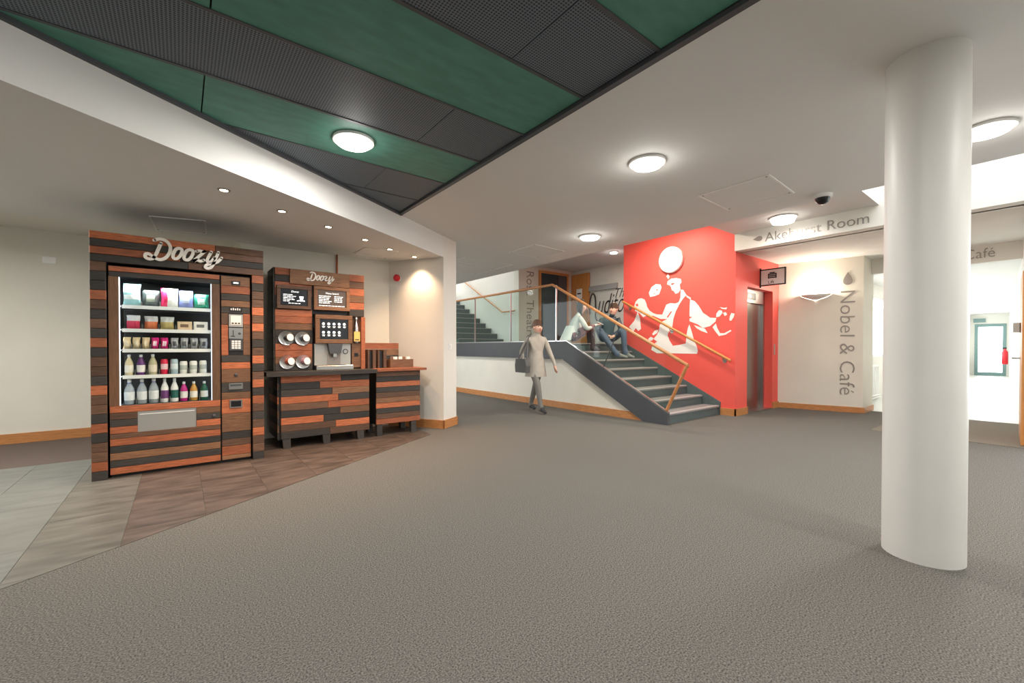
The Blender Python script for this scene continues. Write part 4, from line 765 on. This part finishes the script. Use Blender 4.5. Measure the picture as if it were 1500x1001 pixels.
def head_parts(o, c, fwd, r, hair, long=False):
    c = Vector(c)-Vector((0, 0, .028)); f = Vector(fwd).normalized(); up = Vector((0, 0, 1)); sd = f.cross(up).normalized(); b = MB(); n, mrows = 20, 12; idx = {}
    for i in range(mrows+1):
        for k in range(n):
            th = math.pi*i/mrows; ph = 2*math.pi*k/n; d = f*(math.sin(th)*math.cos(ph))+sd*(math.sin(th)*math.sin(ph))+up*math.cos(th)
            fr = d.dot(f); low = fr > .22 and d.z < .74
            rr = r*(1.16 if not low else .45); p = c+Vector((d.x*rr, d.y*rr, d.z*rr*1.14))+up*(.012 if low else .034)-f*.012
            if long and d.z < -.1 and fr < .25: p = p+up*(d.z*r*1.5)-f*.02
            elif d.z < -.45 and not long: p = c+d*r*.7
            idx[i, k] = len(b.v); b.v.append(p)
    for i in range(mrows):
        for k in range(n): b.f.append((idx[i, k], idx[i, (k+1) % n], idx[i+1, (k+1) % n], idx[i+1, k])); b.m.append(0)
    b.build('hair', hair, o, True)
    MB().lathe([(.016, 0), (.012, .02), (.004, .03)], c+f*(r*.88)-up*.012, n=8, d=f+Vector((0, 0, -.3))).build('nose', 'skin', o, True)
    for s in (-1, 1): MB().lathe([(.010, 0), (.007, .006)], c+f*(r*.86)+sd*(s*.032)+up*.018, n=8, d=f).build('eye', 'ink', o); MB().lathe([(.022, 0), (.018, .014)], c+sd*(s*r*.92)-up*.005, n=10, d=sd*s).build('ear', 'skin', o)
    mth = c+f*(r*.90)-up*.048; MB().tube([mth-sd*.02, mth+f*.004, mth+sd*.02], .006, 6).build('mouth', 'red_plastic', o)
def V3(x, y, z): return Vector((x, y, z))
# woman on the landing edge, turned towards the man, hands on a phone at her knees
hp = onY(834, 490, 5.87); HX = hp.x
fw = Vector((.86, -.50, 0)).normalized(); sd_ = fw.cross(Vector((0, 0, 1)))
def W(f, s, z): return V3(HX, 5.87, LZ1)+fw*f+sd_*s+Vector((0, 0, z))
J = {'pelvis': (W(0, 0, .12), .135, .12), 'waist': (W(.05, 0, .28), .125, .105), 'chest': (W(.13, 0, .45), .14, .11), 'neck0': (W(.19, 0, .56), .06), 'neck': (W(.22, 0, .62), .045), 'jaw': (W(.27, 0, .67), .076, .074), 'head': (W(.26, 0, .755), .104, .10)}
seg = [('pelvis', 'waist', 'coat_white'), ('waist', 'chest', 'coat_white'), ('chest', 'neck0', 'coat_white'), ('neck0', 'neck', 'skin'), ('neck', 'jaw', 'skin'), ('jaw', 'head', 'skin')]
for s, k in ((-1, 'l'), (1, 'r')):
    J.update({k+'sh': (W(.16, s*.16, .50), .062), k+'el': (W(.30, s*.20, .27), .048), k+'wr': (W(.50, s*.07, .36), .030), k+'hip': (W(.06, s*.09, .10), .095), k+'kn': (W(.42, s*.10, .34), .068), k+'an': (W(.45, s*.09, -.10), .042), k+'heel': (W(.42, s*.09, -.125), .035, .03), k+'toe': (W(.60, s*.09, -.130), .034, .024)})
    seg += [('chest', k+'sh', 'coat_white'), (k+'sh', k+'el', 'coat_white'), (k+'el', k+'wr', 'coat_white'), ('pelvis', k+'hip', 'skirt_maroon'), (k+'hip', k+'kn', 'skirt_maroon'), (k+'kn', k+'an', 'tights'), (k+'an', k+'heel', 'shoe_dark'), (k+'an', k+'toe', 'shoe_dark')]
    hand(J, seg, k+'wr', fw*.8+Vector((0, 0, .1))-sd_*s*.3, sd_*s, k+'h')
pw_ = person('person', 'person in a white coat and maroon skirt sitting at the stair top with a phone', J, seg, None, W(.05, 0, 0)); head_parts(pw_, W(.265, 0, .745), fw+Vector((0, 0, -.2)), .088, 'hair_black', True)
b = MB(); n = 20; pr = [(.135, .125, .34, .06), (.155, .15, .20, .02), (.175, .175, .06, -.02), (.165, .165, .062, -.02)]
for a_, c_, z_, f_ in pr: b.v += [W(f_-math.sin(math.pi*k/(n-1))*c_, math.cos(math.pi*k/(n-1))*a_, z_) for k in range(n)]
for i in range(len(pr)-1): b.f += [(i*n+k, i*n+k+1, (i+1)*n+k+1, (i+1)*n+k) for k in range(n-1)]; b.m += [0]*(n-1)
b.build('coat_tail', 'coat_white', pw_, True)
ph = MB().box(-.035, .035, -.005, .005, -.07, .07).build('phone', 'paper', origin=(0, 0, 0)); ph.location = W(.62, 0, .40); ph.rotation_euler = (math.radians(65), 0, math.atan2(fw.y, fw.x)-math.pi/2); tag(ph, 'pale phone in the hands of the person in white', 'phone')
# man on the upper steps by the red wall, facing her
MX, MYY = 7.04, 5.80; mf = Vector((-.62, -.78, 0)).normalized(); ms = mf.cross(Vector((0, 0, 1)))
def M(f, s, z): return V3(MX, MYY, LZ1)+mf*f+ms*s+Vector((0, 0, z))
hf = Vector((-.95, -.1, 0)).normalized()
J = {'pelvis': (M(0, 0, .12), .14, .12), 'waist': (M(.03, 0, .28), .135, .11), 'chest': (M(.08, -.04, .45), .155, .115), 'neck0': (M(.11, -.07, .56), .065), 'neck': (M(.13, -.08, .60), .055), 'jaw': (M(.15, -.09, .65), .080, .078), 'head': (M(.14, -.10, .735), .108, .104)}
seg = [('pelvis', 'waist', 'jacket_slate'), ('waist', 'chest', 'jacket_slate'), ('chest', 'neck0', 'jacket_slate'), ('neck0', 'neck', 'skin'), ('neck', 'jaw', 'skin'), ('jaw', 'head', 'skin')]
for s, k in ((-1, 'l'), (1, 'r')):
    J.update({k+'sh': (M(.09, s*.175-.04, .49), .068), k+'el': (M(.20, s*.25, .25), .052), k+'wr': (M(.38, s*.07, .16), .032), k+'hip': (M(.06, s*.10, .10), .10)})
    seg += [('chest', k+'sh', 'jacket_slate'), (k+'sh', k+'el', 'jacket_slate'), (k+'el', k+'wr', 'jacket_slate'), ('pelvis', k+'hip', 'jeans')]
    hand(J, seg, k+'wr', mf*.7-ms*s*.6-Vector((0, 0, .3)), ms*s, k+'h')
for k, kn, an, toe in (('r', M(.40, .24, .27), V3(6.72, 5.28, RISE*6+.09), V3(6.86, 5.13, RISE*6+.032)), ('l', M(.42, -.24, .27), V3(6.98, 5.30, RISE*6+.09), V3(7.08, 5.13, RISE*6+.032))):
    J.update({k+'kn': (kn, .075), k+'an': (an, .048), k+'heel': (an+V3(0, .03, -.055), .036, .03), k+'toe': (toe, .038, .026)}); seg += [(k+'hip', k+'kn', 'jeans'), (k+'kn', k+'an', 'jeans'), (k+'an', k+'heel', 'shoe_grey'), (k+'an', k+'toe', 'shoe_grey')]
pm_ = person('person', 'person in a slate jacket and jeans sitting against the red wall', J, seg, None, M(0, 0, 0)); head_parts(pm_, M(.145, -.10, .727), hf, .09, 'hair_brown')
# person walking past below the landing
gp = (onZ(801, 607)+onZ(769, 600))/2; GX, GY = gp.x, gp.y; gf = (onZ(801, 607)-onZ(769, 600)); gf.z = 0; gf.normalize(); gs = gf.cross(Vector((0, 0, 1)))
def G(f, s, z): return V3(GX, GY, 0)+gf*f+gs*s+Vector((0, 0, z))
J = {'pelvis': (G(0, 0, .90), .135, .12), 'waist': (G(.01, 0, 1.06), .13, .105), 'chest': (G(.03, 0, 1.25), .15, .11), 'neck0': (G(.04, 0, 1.39), .06), 'neck': (G(.05, 0, 1.43), .055), 'jaw': (G(.075, 0, 1.47), .080), 'head': (G(.06, 0, 1.55), .108, .104)}
seg = [('pelvis', 'waist', 'coat_grey'), ('waist', 'chest', 'coat_grey'), ('chest', 'neck0', 'coat_grey'), ('neck0', 'neck', 'skin'), ('neck', 'jaw', 'skin'), ('jaw', 'head', 'skin')]
for s, k, st_ in ((-1, 'l', -.26), (1, 'r', .26)):
    J.update({k+'sh': (G(.03, s*.17, 1.32), .06), k+'el': (G(.0-st_*.5, s*.22, 1.07), .048), k+'wr': (G(.12-st_*.7, s*.21, .86), .032), k+'hip': (G(0, s*.09, .86), .095), k+'kn': (G(st_*.55+.04, s*.08, .48), .06), k+'an': (G(st_, s*.07, .09), .042), k+'heel': (G(st_-.04, s*.07, .035), .034, .03), k+'toe': (G(st_+.15, s*.07, .03), .034, .025)})
    seg += [('chest', k+'sh', 'coat_grey'), (k+'sh', k+'el', 'coat_grey'), (k+'el', k+'wr', 'coat_grey'), ('pelvis', k+'hip', 'coat_grey'), (k+'hip', k+'kn', 'trouser_grey'), (k+'kn', k+'an', 'trouser_grey'), (k+'an', k+'heel', 'shoe_dark'), (k+'an', k+'toe', 'shoe_dark')]
    hand(J, seg, k+'wr', Vector((0, 0, -1))+gf*.15, gf, k+'h')
pg_ = person('person', 'person in a grey coat walking past the wall below the landing', J, seg, None, G(0, 0, 0)); head_parts(pg_, G(.065, 0, 1.54), gf, .09, 'hair_brown')
b = MB(); n = 24; pr = [(.125, .10, 1.10), (.15, .125, .95), (.185, .16, .78), (.205, .19, .64), (.19, .175, .645)]
for a_, c_, z_ in pr: b.v += [G(math.sin(k*2*math.pi/n)*c_+.01, math.cos(k*2*math.pi/n)*a_, z_) for k in range(n)]
for i in range(len(pr)-1): b.f += [(i*n+k, i*n+(k+1) % n, (i+1)*n+(k+1) % n, (i+1)*n+k) for k in range(n)]; b.m += [0]*n
b.build('coat_skirt', 'coat_grey', pg_, True)
bg = thing('shoulder_bag', G(.05, .24, .72), 'dark grey bag at the side of the walking person', 'bag'); q = G(.05, .27, .72)
MB().prism([q+gf*x+Vector((0, 0, z)) for x, z in ((-.16, 0), (.16, 0), (.18, .12), (.15, .24), (-.15, .24), (-.18, .12))], gs*.09).build('body', 'bag_dark', bg); MB().tube(catmull([q+gf*-.13+Vector((0, 0, .24))+gs*.04, G(.03, .19, 1.30), G(.03, .12, 1.395), G(.06, .2, 1.30), q+gf*.13+Vector((0, 0, .24))+gs*.04], 6), .012, 6).build('strap', 'bag_dark', bg)
